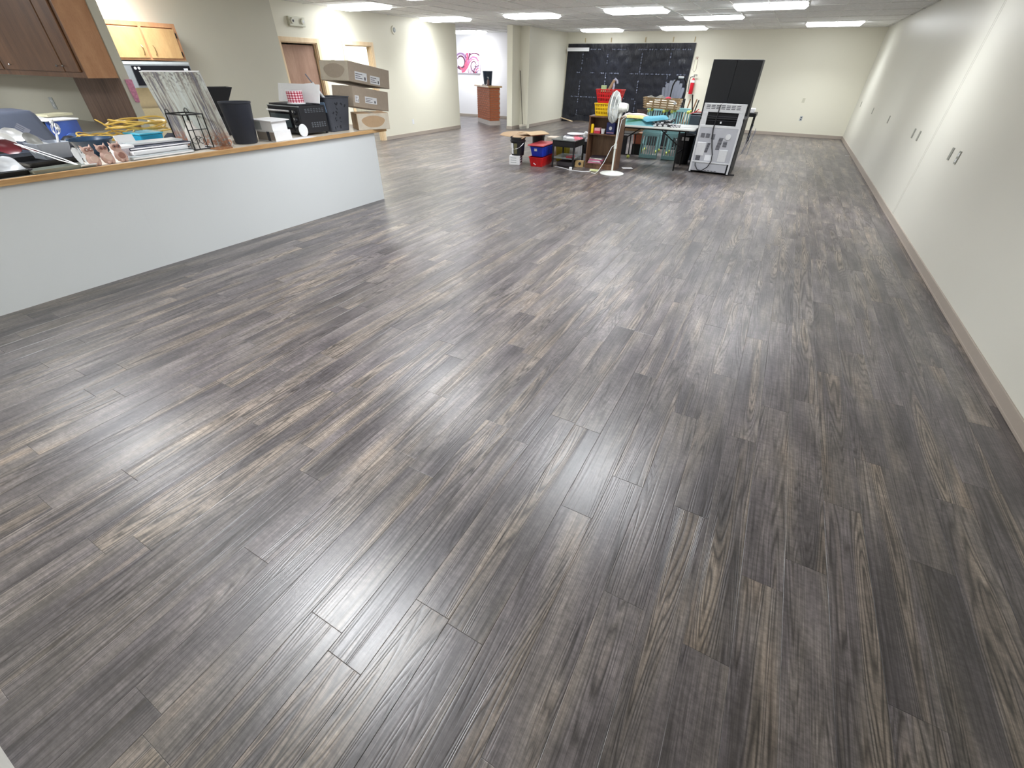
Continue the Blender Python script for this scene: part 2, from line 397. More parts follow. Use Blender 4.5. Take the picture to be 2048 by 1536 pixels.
for x,y,l in ((-8.1,4.05,'lit ceiling panel above the microwave cabinet, out of frame'),(-3.4,4.0,'lit ceiling panel above the aisle along the white half wall'),(-.84,3.6,'lit ceiling panel above the open floor at centre right, out of frame'),(-2.1,.9,'lit ceiling panel almost overhead, mirrored at the bottom left'),(-5.8,1.1,'lit ceiling panel above the cluttered counter, out of frame'),(-5.8,7.6,'lit ceiling panel above the floor beyond the stacked cardboard boxes'),(.36,7.6,'lit ceiling panel above the floor near the right wall'),(-2.06,7.6,'lit ceiling panel above the floor in front of the fan'),(-10.9,1.2,'lit ceiling panel inside the kitchen, out of frame')):
    lamp(x,y,l)
lamp(-9.85,10.9,'lit ceiling panel inside the room behind the open doorway')
# daylight window of the far room, round the corner
wi=struct('window_1',MB().box(-12.99,-12.95,13.6,13.66,.8,2.3).box(-12.99,-12.95,16.24,16.3,.8,2.3).box(-12.99,-12.95,13.66,16.24,.8,.86).box(-12.99,-12.95,13.66,16.24,2.24,2.3),GRID)
dm=N('daylight_pane'); dm.set(Emission_Color=(.86,.93,1,1),Emission_Strength=3.2,Base_Color=(.5,.5,.5,1))
obj('pane',MB().box(-12.985,-12.975,13.66,16.24,.86,2.24),dm.m,wi)
# ------------------------------------------------------------ object materials
BLACKP=M('black_plastic',(30,31,36),.42,var=.1); BLACKM=M('black_metal',(20,20,22),.4,.3); BLACKF=M('matte_black',(26,27,33),.6)
NAVYP=M('charcoal_navy_plastic',(38,42,54),.5); GREYT=M('grey_tote_plastic',(74,80,95),.45); WHITEP=M('white_plastic',(236,238,240),.35,var=.03)
PAPER=M('white_paper',(240,240,242),.7,var=.03); SILVER=M('silver_steel',(210,212,214),.25,.9); CARD=M('brown_cardboard',(178,150,118),.75,bump=.1)
CARDG=M('greyed_cardboard',(170,156,140),.6,bump=.1); TAPE=M('clear_packing_tape',(205,196,180),.25,var=.15,scale=12); DARK=M('dark_void',(12,12,14),.8)
RED=M('red_plastic',(214,30,34),.35); BLUE=M('blue_plastic',(30,62,196),.35); YEL=M('yellow_plastic',(246,204,22),.35); TEAL=M('teal_painted_wood',(150,198,202),.5,var=.1)
GREYL=M('light_grey_plastic',(176,182,184),.4); DUST=M('dusty_grey_plastic',(122,124,136),.5); BALLG=M('tennis_ball_felt',(214,222,120),.9)
INK=M('dark_ink',(50,52,62),.6); CLABEL=M('label_paper',(226,228,232),.5,var=.02); SCREENB=M('dark_glass',(16,18,26),.12)
GALV=M('galvanised_sheet',(190,192,200),.42,.45,scale=6,var=.06); GALVL=M('bright_sheet_edge',(222,224,228),.35,.4)
# ------------------------------------------------------------ half wall and counter
XC=-4.92
hw=struct('wall_counter',MB().box(XC-.11,XC,-.418,5.0,0,.862),PANELW)
obj('panel_joint',MB().box(-.002,.0004,-.001,.001,.0,.86),PANELW,hw,(XC,1.93,0))
ct=thing('counter_top','long counter top with golden pine edge on the white half wall','counter',(XC,0,0))
obj('worktop',MB().box(-1.30,.012,-.40,5.2,.864,.898),M('pale_worktop',(214,206,192),.4),ct)
obj('edge_strip',MB().box(.012,.034,-.40,5.22,.860,.902),OAKTRIM,ct,bev=.003)
obj('end_strip',MB().box(-1.30,.012,5.2,5.22,.860,.902),OAKTRIM,ct,bev=.003)
obj('support_panel',MB().box(-1.28,-1.22,-.40,5.0,0,.862),PANELW,ct)
Z=.9
# ------------------------------------------------------------ kitchen
OAKD=WOOD('brown_and_shaded_oak',(112,78,54),(160,116,82),2,5,.42,.15); OAKO=WOOD('orange_and_lit_oak',(176,126,88),(200,152,112),2,7,.4,.3)
HONEY=WOOD('honey_maple_veneer',(184,146,98),(204,168,118),2,5,.35,.3); PANELB=WOOD('rustic_brown_panelling',(96,70,58),(158,128,110),2,9,.5,.1)
uc=thing('upper_cabinet','oak wall cabinet, doors coloured shaded and end panel coloured lit, top left corner','cabinet',(-7.5,3.36,1.44))
obj('body',MB().box(-4.4,-.018,-.30,0,0,1.10),OAKD,uc)
obj('end_panel',MB().box(-.018,0,-.318,.008,-.006,1.10),OAKO,uc,bev=.002)  # lit side painted in orange; doors and body carry the shade in brown
obj('face_frame',MB().box(-4.4,-.018,-.318,-.30,-.004,.05).box(-.075,-.018,-.318,-.30,.05,1.10),OAKD,uc)
xs=[-.07,-.47,-1.95+.0,-2.55,-3.2]
for k,(a,b) in enumerate(((-.44,-.085),(-2.22,-.47),(-2.9,-2.26))):
    dr=obj('door',MB().box(a,b,-.338,-.318,.052,1.08),OAKD,uc,bev=.004)
for x in (-.40,-.56,-1.92):
    obj('knob',MB().cyl((x,-.338,.11),(x,-.352,.11),.006,n=8).ball((x,-.358,.11),.013,8),SILVER,uc,smooth=True)
pn=thing('wall_panelling','rustic brown wood panelling below the upper cabinet with lit-coloured end','panel',(-7.485,3.368,.905))
for k in range(6): obj('board',MB().box(-1.22+.2025*k,-1.22+.2025*k+.2,-.012,0,0,.53),PANELB,pn)
# low kitchen worktop along the stub wall
kb=thing('base_cabinet','grey kitchen worktop unit below the brown panelling','cabinet',(-7.5,3.365,0))
obj('body',MB().box(-4.4,-.02,-.60,0,.09,.86),M('greyish_white_cabinet',(196,192,180),.5),kb); obj('worktop',MB().box(-4.4,0,-.63,0,.86,.899),M('speckled_grey_laminate',(168,164,152),.4,scale=120,var=.2),kb,bev=.003)  # greyish white body under a speckled worktop
ol=thing('outlet_plate','white double outlet plate under the brown wall cabinet','outlet',(-9.78,3.369,1.08))
obj('plate',MB().box(-.06,.06,-.006,0,-.075,.075),GREYL,ol,bev=.002)
for z in (-.03,.03): obj('socket',MB().box(-.016,.016,-.009,-.006,z-.014,z+.014),WHITEP,ol)
# cabinet over the microwave
mc=thing('microwave_cabinet','honey wood two-door cabinet mounted above the microwave','cabinet',(-8.85,3.5,1.62))
obj('body',MB().box(0,.33,.42,1.35,0,.44),OAKO,mc); obj('face_frame',MB().box(.33,.35,.42,1.35,0,.03).box(.33,.35,.42,1.35,.39,.44).box(.33,.35,.42,.44,.03,.39).box(.33,.35,1.30,1.35,.03,.39).box(.33,.35,.83,.87,.03,.39),OAKO,mc)
for a,b,hy in ((.435,.835,.77),(.865,1.305,.93)):
    dr=obj('door',MB().box(.35,.368,a,b,.025,.375),HONEY,mc,bev=.004)
    obj('handle',MB().tube([(.368,hy,.06),(.395,hy,.085),(.395,hy,.15),(.368,hy,.175)],.006,6),BRASS,dr,smooth=True)
    if a>.8:
        for z in (.08,.30): obj('hinge',MB().box(.35,.373,1.305,1.32,z-.03,z+.03),BLACKM,dr)
mw=thing('microwave','stainless over-range microwave with black door below honey cabinet','microwave',(-8.85,3.5,1.29))
obj('case',MB().box(0,.37,.42,1.36,0,.315),M('microwave_steel',(168,174,180),.35,.6),mw,bev=.004)
obj('door',MB().box(.37,.385,.52,1.34,.03,.265),SCREENB,mw,bev=.003)
obj('top_grille',MB().box(.37,.376,.43,1.35,.28,.31),GREYL,mw); obj('control_label',MB().box(.385,.3862,1.24,1.30,.20,.235),CLABEL,mw)
for y in (.56,.61): obj('sticker',MB().cyl((.385,y,.235),(.3862,y,.235),.017,n=12),CLABEL,mw)
solo('wall_shade_panel',MB().box(0,.008,.0,.95,0,.42),M('tan_wall_shade',(206,190,160),.5),'tan panel painting in the shaded wall below the microwave','panel',(-8.85,3.88,.86))  # shade on the wall put in as a tan colour panel
st=thing('range_cooker','beige side of kitchen range standing under the microwave','cooker',(-8.84,3.9,0))
obj('body',MB().box(0,.62,0,.92,0,.88),M('almond_enamel',(208,196,166),.4),st,bev=.01); obj('backguard',MB().box(0,.06,0,.92,.88,1.02),M('almond_guard',(208,196,166),.4),st,bev=.01)
oh=solo('oven_mitt',MB().surf(lambda u,v:(.012*math.sin(PI*u)*math.sin(PI*v),(u-.5)*(.075-.03*v),-.24*v),6,8,.0),M('pink_print_cloth',(226,150,178),.9,scale=40,var=.4),'pink patterned oven mitt hanging on the end of stub wall','oven mitt',(-7.472,3.445,1.42))
oh.modifiers.new('thick','SOLIDIFY').thickness=.012
# ------------------------------------------------------------ counter clutter, left to right
def rnd(a,b): return random.uniform(a,b)
def lumpy(w,d,h,seed,fold=7,amp=.35):
    r=random.Random(seed); ph=[r.uniform(0,6.3) for _ in range(6)]
    def f(u,v):
        e=min(1,4.5*min(u,1-u))*min(1,4.5*min(v,1-v)); e=e**.5
        n=math.sin(fold*u+ph[0]+2*math.sin(3*v+ph[1]))*.5+math.sin(fold*.8*v+ph[2]+3*u)*.5
        x=(u-.5)*w*(1+.07*math.sin(5*v+ph[3])); y=(v-.5)*d*(1+.07*math.sin(6*u+ph[4]))
        return (x,y,.002+h*e*(1-amp+amp*n))
    return f
PLB=N('translucent_poly_bag'); PLB.set(Base_Color=(.8,.82,.85,1),Roughness=.25,Alpha=.55)
bagm=PLB.m
o=solo('plastic_bag',MB().surf(lumpy(.34,.30,.17,3,11,.5),20,18),bagm,'crumpled clear plastic bag at the left end of counter','bag',(-5.16,1.20,Z+.036),smooth=True)
# overturned grey tote
t=thing('storage_tote','large grey plastic tote upside down on the counter','tote',(-6.55,1.62,0),rz=.0)
obj('tub',MB().rings([MB().rect(.93,.62,.86,0,0,.05),MB().rect(1.20,.50,.74,0,0,.05),MB().rect(1.225,.46,.70,0,0,.04)],True,(1,1)),GREYT,t,smooth=True)
obj('rim',MB().rings([MB().rect(.9,.66,.90,0,0,.05),MB().rect(.93,.66,.90,0,0,.05)]),M('tote_rim',(54,60,72),.45),t)
t.location=(-6.12,1.50,.02); 
def spoon(name,label,p,rz,tilt,L,mat,bowl=.035,cat='spoon',fork=False,grp=None,phi=.8):
    rm=Matrix.Rotation(phi,4,'Z')
    def rt(mb): mb.v=[tuple(rm@Vector(v)) for v in mb.v]; return mb
    t=thing(name,label,cat,p,rot=(0,tilt,rz),group=grp)
    if fork:
        obj('fork_head',rt(MB().box(.0,.03,-.028,.028,-.003,.003).box(-.05,0,-.028,-.018,-.003,.003).box(-.05,0,-.012,-.003,-.003,.003).box(-.05,0,.003,.012,-.003,.003).box(-.05,0,.018,.028,-.003,.003)),mat,t)
    else:
        mb=MB(); mb.surf(lambda u,v:((u-.5)*bowl*2.9*math.sqrt(max(.001,1-(2*v-1)**2)),(2*v-1)*bowl,-.014*(1-(2*u-1)**2)*(1-(2*v-1)**2)),8,8,.0015); obj('bowl',rt(mb),mat,t,smooth=True)
    obj('handle',rt(MB().rings([[Vector((bowl*1.3+0,y,z)) for y,z in ((-.004,-.002),(.004,-.002),(.004,.002),(-.004,.002))],[Vector((L,y,z)) for y,z in ((-.009,-.002),(.009,-.002),(.009,.002),(-.009,.002))]])),mat,t)
    return t
CHR=M('polished_steel',(232,233,235),.28,.6)
spoon('ladle','big shiny steel serving spoon lying over red-bowled spoon, far left',(-5.50,1.45,1.09),-.25,1.15,.26,CHR,.055,phi=.9)
spoon('ladle','second shiny steel spoon behind the big serving spoon, far left',(-5.57,1.55,1.11),-.25,1.15,.26,CHR,.05,phi=1.1)
spoon('ladle','red-bowled serving spoon under the big steel spoon',(-5.42,1.43,1.045),-.3,1.2,.24,M('dark_red_enamel',(96,24,34),.3),.055,phi=1.3)
spoon('ladle','grey steel spoon standing right of the two big spoons',(-5.50,1.63,1.065),-.2,1.25,.16,M('dull_steel',(160,160,156),.35,.6),.045,phi=.6)
spoon('salad_fork','dark grey slotted serving fork before the grey tote',(-5.60,1.64,1.13),-.2,1.3,.18,DUST,.04,'fork',True)
# long pair of tongs on the edge
t=thing('tongs','steel tongs slanting down to the pine counter edge','tongs',(-5.28,1.55,1.04))
for s in (-1,1): obj('arm',MB().tube([(-.22,-.10,.05),(0,.015*s,-.03),(.17,.07+.018*s,-.085),(.33,.12,-.125)],.004,6),CHR,t,smooth=True)
obj('pivot',MB().ball((-.22,-.10,.05),.012,8),CHR,t)
# baking pans under
for i,(x,y,w_,d_,h_,rz,lab,m_) in enumerate(((-5.20,1.16,.50,.40,.03,.05,'wide black baking tray on the counter under the plastic bag',BLACKM),(-5.45,1.62,.40,.40,.035,.1,'black roasting pan between plastic bag and blue bowl',BLACKM))):
    solo('baking_tray',MB().shell(0,w_-.03,d_-.03,h_,w_,d_,.003,.03,rim=.006),m_,lab,'tray',(x,y,Z+.0),rz=rz,smooth=False)
solo('knife_block_tray',MB().shell(0,.10,.34,.028,.12,.36,.004,.01),M('greenish_grey_tin',(140,146,138),.4,.5),'narrow greenish grey tin tray along the counter edge','tray',(-4.99,1.52,Z),rz=.12)
solo('saucepan',MB().lathe([(.001,0),(.10,0),(.115,.02),(.115,.11),(.118,.112),(.11,.112),(.108,.01),(.001,.008)],n=24).cyl((.11,0,.09),(.27,.04,.10),.011,n=8),BLACKM,'black saucepan with a long handle under the serving spoons','pan',(-5.68,1.30,Z),rz=.9,smooth=True)
# grey felt pouch box
t=solo('grey_felt_bin',MB().shell(0,.18,.19,.115,.21,.23,.006,.01),M('light_grey_felt',(158,164,174),.9),'light grey felt bin tilted in front of the whisk','bin',(-5.42,1.68,Z+.037),rot=(0,.0,.1))
t=thing('whisk','silver beaded whisk sticking out of the grey felt bin','whisk',(-5.43,1.74,.97),rot=(-.45,-.1,.35))
obj('handle',MB().cyl((0,0,0),(0,0,.14),.009,n=8),CHR,t)
for k in range(5):
    a=PI*k/5; obj('wire_loop',MB().tube([(math.cos(a)*.028*math.sin(PI*i/8),math.sin(a)*.028*math.sin(PI*i/8),.14+.09*(1-math.cos(PI*i/8))/2) for i in range(9)]+[(-math.cos(a)*.028*math.sin(PI*i/8),-math.sin(a)*.028*math.sin(PI*i/8),.14+.09*(1-math.cos(PI*i/8))/2) for i in range(7,0,-1)],.0025,4),CHR,t)
for k in range(6): obj('glass_bead',MB().ball((.02*math.cos(k),.02*math.sin(k),.18+.012*k),.012,8),CHR,t,smooth=True)
# blue upright appliance
BL=M('royal_blue_plastic',(72,106,196),.35)
t=thing('water_dispenser','blue plastic countertop dispenser with black side, left half of counter','dispenser',(-6.22,2.10,Z),rz=.2)
obj('body',MB().box(-.12,.05,-.13,.13,.0,.235),BLACKP,t,bev=.015)
obj('front_shell',MB().surf(lambda u,v:(.055+.045*math.sin(PI*u)*(1-.35*v),(u-.5)*.28,.05+.19*v),10,6),BL,t,smooth=True)
obj('lid',MB().box(-.13,.09,-.145,.145,.236,.25),WHITEP,t,bev=.006); obj('arch_panel',MB().cyl((.10,0,.06),(.112,0,.06),.075,n=24),M('mid_blue_plastic',(96,134,214),.35),t)
obj('drip_base',MB().box(-.12,.12,-.13,.13,0,.02),BLACKP,t,bev=.005)
solo('white_paper_pile',MB().surf(lumpy(.34,.3,.05,5,6,.4),12,10,.01),PAPER,'pile of crumpled white papers behind the blue dispenser','paper',(-6.9,2.15,1.09),rz=.2,smooth=True)
solo('cream_envelope',MB().cbox((0,0,0),(.2,.26,.02)),M('cream_paper',(232,228,196),.7),'cream padded envelope lying on top of white papers','envelope',(-6.95,2.34,1.135),rz=.3)
solo('paper_box',MB().box(-.17,.17,-.16,.16,0,.20),M('hidden_grey_board',(120,122,126),.7),'grey box under the white papers behind blue dispenser','box',(-6.9,2.2,.9-.01),rz=.2)
# dark blue bowl and box
solo('mixing_bowl',MB().lathe([(.001,0),(.07,0),(.12,.05),(.16,.125),(.168,.13),(.168,.14),(.156,.136),(.115,.055),(.065,.01),(.001,.008)],n=36),M('dark_teal_enamel',(42,66,92),.25),'dark blue-green mixing bowl behind the owl plaque','bowl',(-5.53,2.03,Z),smooth=True)
solo('kettle_lid',MB().lathe([(.001,.085),(.03,.08),(.08,.04),(.09,0),(.085,0)],n=24),BLACKP,'black domed lid beside the whisk','lid',(-5.84,1.99,Z+.06),smooth=True)
solo('stand_box',MB().box(-.08,.08,-.08,.08,0,.06),BLACKP,'small black box under the black domed lid','box',(-5.84,1.99,Z))
# cutlery cutout: white fork and spoon ornament
t=thing('wooden_ornament','white wooden fork and spoon cutout left of the owls','ornament',(-4.965,1.70,Z),rot=(0,-.35,-.1))
obj('base',MB().box(-.03,.06,-.03,.07,0,.008),WHITEP,t); obj('spoon_shape',MB().prism([(-.022,.05),(-.03,.09),(-.026,.13),(-.01,.15),(.008,.145),(.018,.12),(.018,.09),(.008,.055),(.006,.0),(-.004,0)],-.004,.004,Matrix.Rotation(PI/2,4,'Z')@Matrix.Rotation(PI/2,4,'X')),WHITEP,t)
obj('fork_shape',MB().box(-.004,.004,.018,.028,0,.07).box(-.004,.004,.008,.04,.07,.10).box(-.004,.004,.008,.014,.1,.14).box(-.004,.004,.021,.027,.1,.14).box(-.004,.004,.034,.04,.1,.14),WHITEP,t)
# three owls
OWL=M('pinkish_carved_wood',(206,172,160),.7,bump=.3,scale=60,var=.15); OWLD=M('brown_owl_face',(150,108,96),.7)
def owl(x,y,lab,k):
    t=thing('owl_figurine',lab,'owl ornament',(x,y,Z),rot=(0,-.28,.12),group='owl figurines in a row'); t.scale=(1.18,1.18,1.12)
    mb=MB(); prof=[(.018,0),(.036,.01),(.043,.035),(.036,.065),(.026,.078),(.034,.09),(.037,.108),(.03,.122),(.012,.126)]
    mb.lathe(prof,n=16,sx=.45,sy=1,caps=(1,1)); obj('body',mb,OWL,t,smooth=True)
    for s in (-1,1):
        obj('ear',MB().cyl((0,s*.022,.115),(0,s*.032,.140),.011,.001,8),OWL,t); 
        e=obj('eye',MB().cyl((.014,s*.013,.103),(.0205,s*.013,.103),.0125,n=12),OWLD,t); obj('pupil',MB().ball((.021,s*.013,.103),.005,8),CHR if k==0 else INK,e)
        obj('foot',MB().ball((.012,s*.015,.006),.012,8),OWL,t)
    obj('belly',MB().lathe([(.001,0),(.024,.0),(.02,.004),(.001,.005)],n=16,m=Matrix.Translation((.0155,0,.04))@Matrix.Rotation(PI/2,4,'Y')),OWLD if k==2 else M('owl_belly',(214,186,172),.7),t)
owl(-4.97,1.785,'pink wooden owl figurine, leftmost of three owls, with shining eyes',0)
owl(-4.985,1.893,'pink wooden owl figurine in the middle of three owls',1)
owl(-5.0,2.001,'pink wooden owl figurine, rightmost of three owls, brown belly disc',2)
t=thing('tissue_box','white patterned small box behind the right owl','box',(-5.17,2.10,Z),rz=.2)
obj('carton',MB().box(-.06,.06,-.07,.07,0,.10),PAPER,t,bev=.002); obj('print_band',MB().box(.06,.0612,-.06,.06,.03,.08),M('pale_print',(198,186,190),.6,scale=50,var=.3),t)
solo('white_card',MB().cbox((0,0,.075),(.01,.16,.15)),PAPER,'white card standing between blue bowl and owls','card',(-5.34,2.24,Z+.012),rot=(0,-.3,.1))
# trays and books in front
for k,(x,y,z,w_,d_,h_,m_,lab,rz) in enumerate(((-5.14,2.33,0,.30,.56,.022,GREYL,'light grey folded tray at the bottom of the flat stack by edge',.05),(-5.20,2.36,.024,.26,.50,.03,PAPER,'white flat box in the flat stack by the counter edge',.08),
     (-5.24,2.40,.056,.24,.56,.022,M('navy_cover',(48,54,74),.5),'navy blue thin folder on top of the white flat box',.03),(-5.30,2.42,.08,.2,.46,.018,GREYL,'grey notebook topmost of the flat stack by edge',-.05))):
    t=thing('flat_tray' if k==0 else 'folder',lab,'tray' if k==0 else 'folder',(x,y,Z+z),rz)
    obj('cover',MB().box(-w_/2,w_/2,-d_/2,d_/2,0,h_),m_,t,bev=.003); obj('pages',MB().box(w_/2-.002,w_/2+.003,-d_/2+.01,d_/2-.01,h_*.25,h_*.75),PAPER,t)
# cyan box and cord coils
t=thing('cyan_box','bright cyan plastic box with lid under the yellow cord','box',(-5.93,2.66,Z+.005),rz=.12)
obj('tub',MB().shell(0,.24,.22,.085,.26,.24,.004,.02),M('cyan_plastic',(34,170,216),.35),t); obj('lid',MB().box(-.135,.135,-.125,.125,.088,.105),M('cyan_lid',(90,196,230),.3),t,bev=.006)
YC=M('yellow_cord_rubber',(214,178,88),.45)
def coil(cx,cy,rx,ry,z,turns,seed,n=26,wob=.02):
    r=random.Random(seed); pts=[]
    for i in range(int(n*turns)):
        a=2*PI*i/n; k=1+.10*math.sin(a*1.37+seed)+r.uniform(-.012,.012)
        pts.append((cx+rx*k*math.cos(a),cy+ry*k*math.sin(a),z+wob*math.sin(2.3*a+seed)+.014*(i/n)))
    return pts
t=thing('extension_cord','tangled yellow extension cord coiled over the counter clutter','cord',(-6.1,2.6,Z))
obj('coil',MB().tube(coil(0,.12,.26,.26,.135,5,2),.0075,6),YC,t,smooth=True)
obj('coil',MB().tube(coil(.02,-.22,.16,.24,.05,4,5,wob=.03),.0075,6),YC,t,smooth=True)
obj('loose_loop',MB().tube([(-.12,-.05,.08),(-.14,-.10,.15),(-.16,-.16,.21),(-.15,-.18,.22),(-.12,-.15,.19),(-.08,-.08,.10),(0,.02,.06),(.15,.10,.05),(.3,.2,.12),(.32,.32,.13)],.0075,6),YC,t,smooth=True)
obj('plug',MB().cyl((.32,.32,.13),(.36,.37,.10),.018,n=8),M('orange_plug',(170,120,60),.5),t)
solo('cord_basket',MB().shell(0,.36,.36,.02,.40,.40,.004,.03),M('faded_grey_tray',(138,138,140),.6),'faded grey shallow tray under the yellow cord','tray',(-5.93,2.66,Z-.0),rz=.05)
# dark folded cloths, white sheets
NAP=('frontmost of the leaning row left of wire rack','second from front, leaning beside the yellow cord end','third from front, leaning next to the canvas','rearmost of the leaning row, touching the canvas')
for k in range(4):
    solo('folded_napkin',MB().cbox((0,0,0),(.26,.075,.03)),M('charcoal_cloth',(74,76,88),.9),'charcoal folded napkin, '+NAP[k],'napkin',(-5.86+.015*k,2.93+.07*k,Z+.045+.012*k),group='charcoal napkins in a leaning row',rot=(.5,0,.25),bev=.006)
solo('paper_sheet',MB().cbox((0,0,0),(.30,.40,.004)),PAPER,'white paper sheets lying under the black wire rack','paper',(-5.24,2.80,Z+.004),rz=.1)
solo('flat_white_box',MB().box(-.11,.11,-.13,.13,0,.03),PAPER,'flat white box just left of the black wire rack','box',(-5.52,2.66,Z),rz=.1)
# black wire rack with enamel jug inside
t=thing('wire_rack','black square wire lantern frame in front of the canvas','wire frame',(-5.19,2.745,Z+.006),rz=.0)
WR=[( .11,-.02),(.19,.12),(-.03,.20),(-.12,.05)]
WR=[(.14,-.09),(.14,.10),(-.14,.10),(-.14,-.09)]
for x,y in WR: obj('upright',MB().cyl((x,y,0),(x,y,.30),.006,n=6),BLACKM,t)
for z in (.004,.296): obj('ring',MB().tube([(x,y,z) for x,y in WR],.0055,6,True),BLACKM,t)
for y in (-.04,.04): obj('bar',MB().cyl((.14,y,.0),(.14,y,.30),.0045,n=6),BLACKM,t)
obj('bar',MB().cyl((.14,-.09,.17),(.14,.10,.17),.0035,n=6),BLACKM,t)
for s in (-1,1): obj('ear_loop',MB().tube([(-.1+.035*math.cos(PI*i/8),s*.09,.30+.035*math.sin(PI*i/8)) for i in range(9)],.004,5),BLACKM,t)
t=thing('milk_jug','white enamel milk bottle with black bicycle print inside the wire rack','bottle',(-5.16,2.75,Z+.006)); t.scale=(1.15,1.15,1.1)
obj('bottle',MB().lathe([(.001,0),(.05,0),(.055,.02),(.055,.14),(.03,.185),(.028,.21),(.034,.215),(.026,.215),(.02,.19),(.001,.19)],n=24),M('white_enamel',(226,222,216),.3),t,smooth=True)
for cy,cz,r_ in ((-.026,.065,.024),(.026,.065,.024)): obj('wheel_print',MB().tube([(.057-.35*(cy+r_*math.cos(2*PI*i/16))**2*18,cy+r_*math.cos(2*PI*i/16),cz+r_*math.sin(2*PI*i/16)) for i in range(16)],.0022,4,True),INK,t)
obj('frame_print',MB().tube([(.048,-.026,.065),(.056,-.012,.10),(.056,.014,.10),(.048,.026,.065),(.056,.0,.066),(.056,-.012,.10)],.002,4),INK,t)
# abstract canvas
def canvas_mat():
    m=N('abstract_streaked_canvas'); co=m.n('ShaderNodeTexCoord').outputs['Object']; sp=m.n('ShaderNodeSeparateXYZ',i_0=co)
    v=m.n('ShaderNodeCombineXYZ',i_0=0.,i_1=m.math('MULTIPLY',sp.outputs[1],30.),i_2=m.math('MULTIPLY',sp.outputs[2],2.5)).outputs[0]
    n=m.n('ShaderNodeTexNoise',i_Vector=v,i_Scale=1.,i_Detail=5.,i_Roughness=.65).outputs[0]
    v2=m.n('ShaderNodeCombineXYZ',i_0=0.,i_1=m.math('MULTIPLY',sp.outputs[1],4.),i_2=m.math('MULTIPLY',sp.outputs[2],.6)).outputs[0]
    n2=m.n('ShaderNodeTexNoise',i_Vector=v2,i_Scale=1.,i_Detail=2.).outputs[0]
    n3=m.n('ShaderNodeTexNoise',i_Vector=co,i_Scale=38.,i_Detail=3.).outputs[0]
    edge=m.math('ABSOLUTE',m.math('ADD',sp.outputs[1],.32)); ed=m.n('ShaderNodeMapRange',i_Value=edge,i_1=.04,i_2=.2,i_3=-.06,i_4=.08).outputs[0]
    c=m.ramp(m.math('ADD',n,ed),(.36,c8(206,212,208)),(.52,c8(190,192,184)),(.60,c8(150,142,134)),(.68,c8(84,90,112)),(.74,c8(214,212,206)))
    top=m.n('ShaderNodeMapRange',i_Value=sp.outputs[2],i_1=.42,i_2=.62,i_3=0.,i_4=1.).outputs[0]
    c=m.mix(m.math('MULTIPLY',top,m.n('ShaderNodeMapRange',i_Value=n3,i_1=.5,i_2=.6,i_3=0.,i_4=.8).outputs[0]),c,c8(112,106,108))
    bot=m.n('ShaderNodeMapRange',i_Value=sp.outputs[2],i_1=.17,i_2=.05,i_3=0.,i_4=1.).outputs[0]
    c=m.mix(m.math('MULTIPLY',bot,m.n('ShaderNodeMapRange',i_Value=n3,i_1=.42,i_2=.52,i_3=0.,i_4=.85).outputs[0]),c,c8(170,110,78))
    m.set(Base_Color=c,Roughness=.5); m.bump(n,.3,.004); return m.m
t=thing('abstract_canvas','large streaked grey and white abstract canvas leaning behind the wire rack','painting',(-5.006,3.005,Z+.004),rot=(.011,.18,-1.263))
obj('canvas',MB().box(-.035,0,-.64,0,0,.64),canvas_mat(),t,bev=.003)
obj('edge_wrap',MB().box(-.037,-.0352,-.642,.002,-.0,.645).box(-.036,.0,-.641,.001,.6405,.644),PAPER,t)
solo('glass_board',MB().cbox((0,0,.006),(.16,.14,.012)),M('amber_speckled_glass',(170,120,84),.2,scale=50,var=.5),'amber speckled glass board at the foot of the abstract canvas','board',(-4.985,2.88,Z),rz=.1)
solo('flower_vase_box',MB().box(-.05,.05,-.05,.05,0,.17),M('greyish_white_card',(214,212,208),.6),'white narrow box between canvas and black wastebasket','box',(-5.36,3.10,Z),rz=.2)
t=thing('gift_bag','purple and white patterned packet on the white narrow box','packet',(-5.36,3.10,Z+.171),rz=.2)
obj('packet',MB().box(-.045,.045,-.05,.05,0,.05),M('white_glossy_print',(220,220,230),.3,scale=60,var=.3),t); obj('purple_top',MB().ball((0,0,.07),.038,10,.8),M('purple_foil',(140,80,150),.3,scale=50,var=.4),t,smooth=True)
# black funnel-shaped holder
solo('black_planter',MB().shell(0,.05,.05,.29,.36,.24,.006,.005),BLACKF,'black tapered planter, narrow at foot, behind the canvas','planter',(-5.92,3.56,Z+.19),rz=1.25)
solo('planter_stand',MB().box(-.07,.07,-.07,.07,0,.188),BLACKP,'small black stand carrying the black tapered planter','stand',(-5.92,3.56,Z))
# black wastebasket
solo('wastebasket',MB().lathe([(.001,0),(.105,0),(.112,.01),(.150,.365),(.156,.37),(.156,.382),(.146,.382),(.142,.36),(.104,.012),(.001,.01)],n=40),NAVYP,'round black wastebasket flaring to the top, standing on counter','wastebasket',(-5.14,3.27,Z),smooth=True)
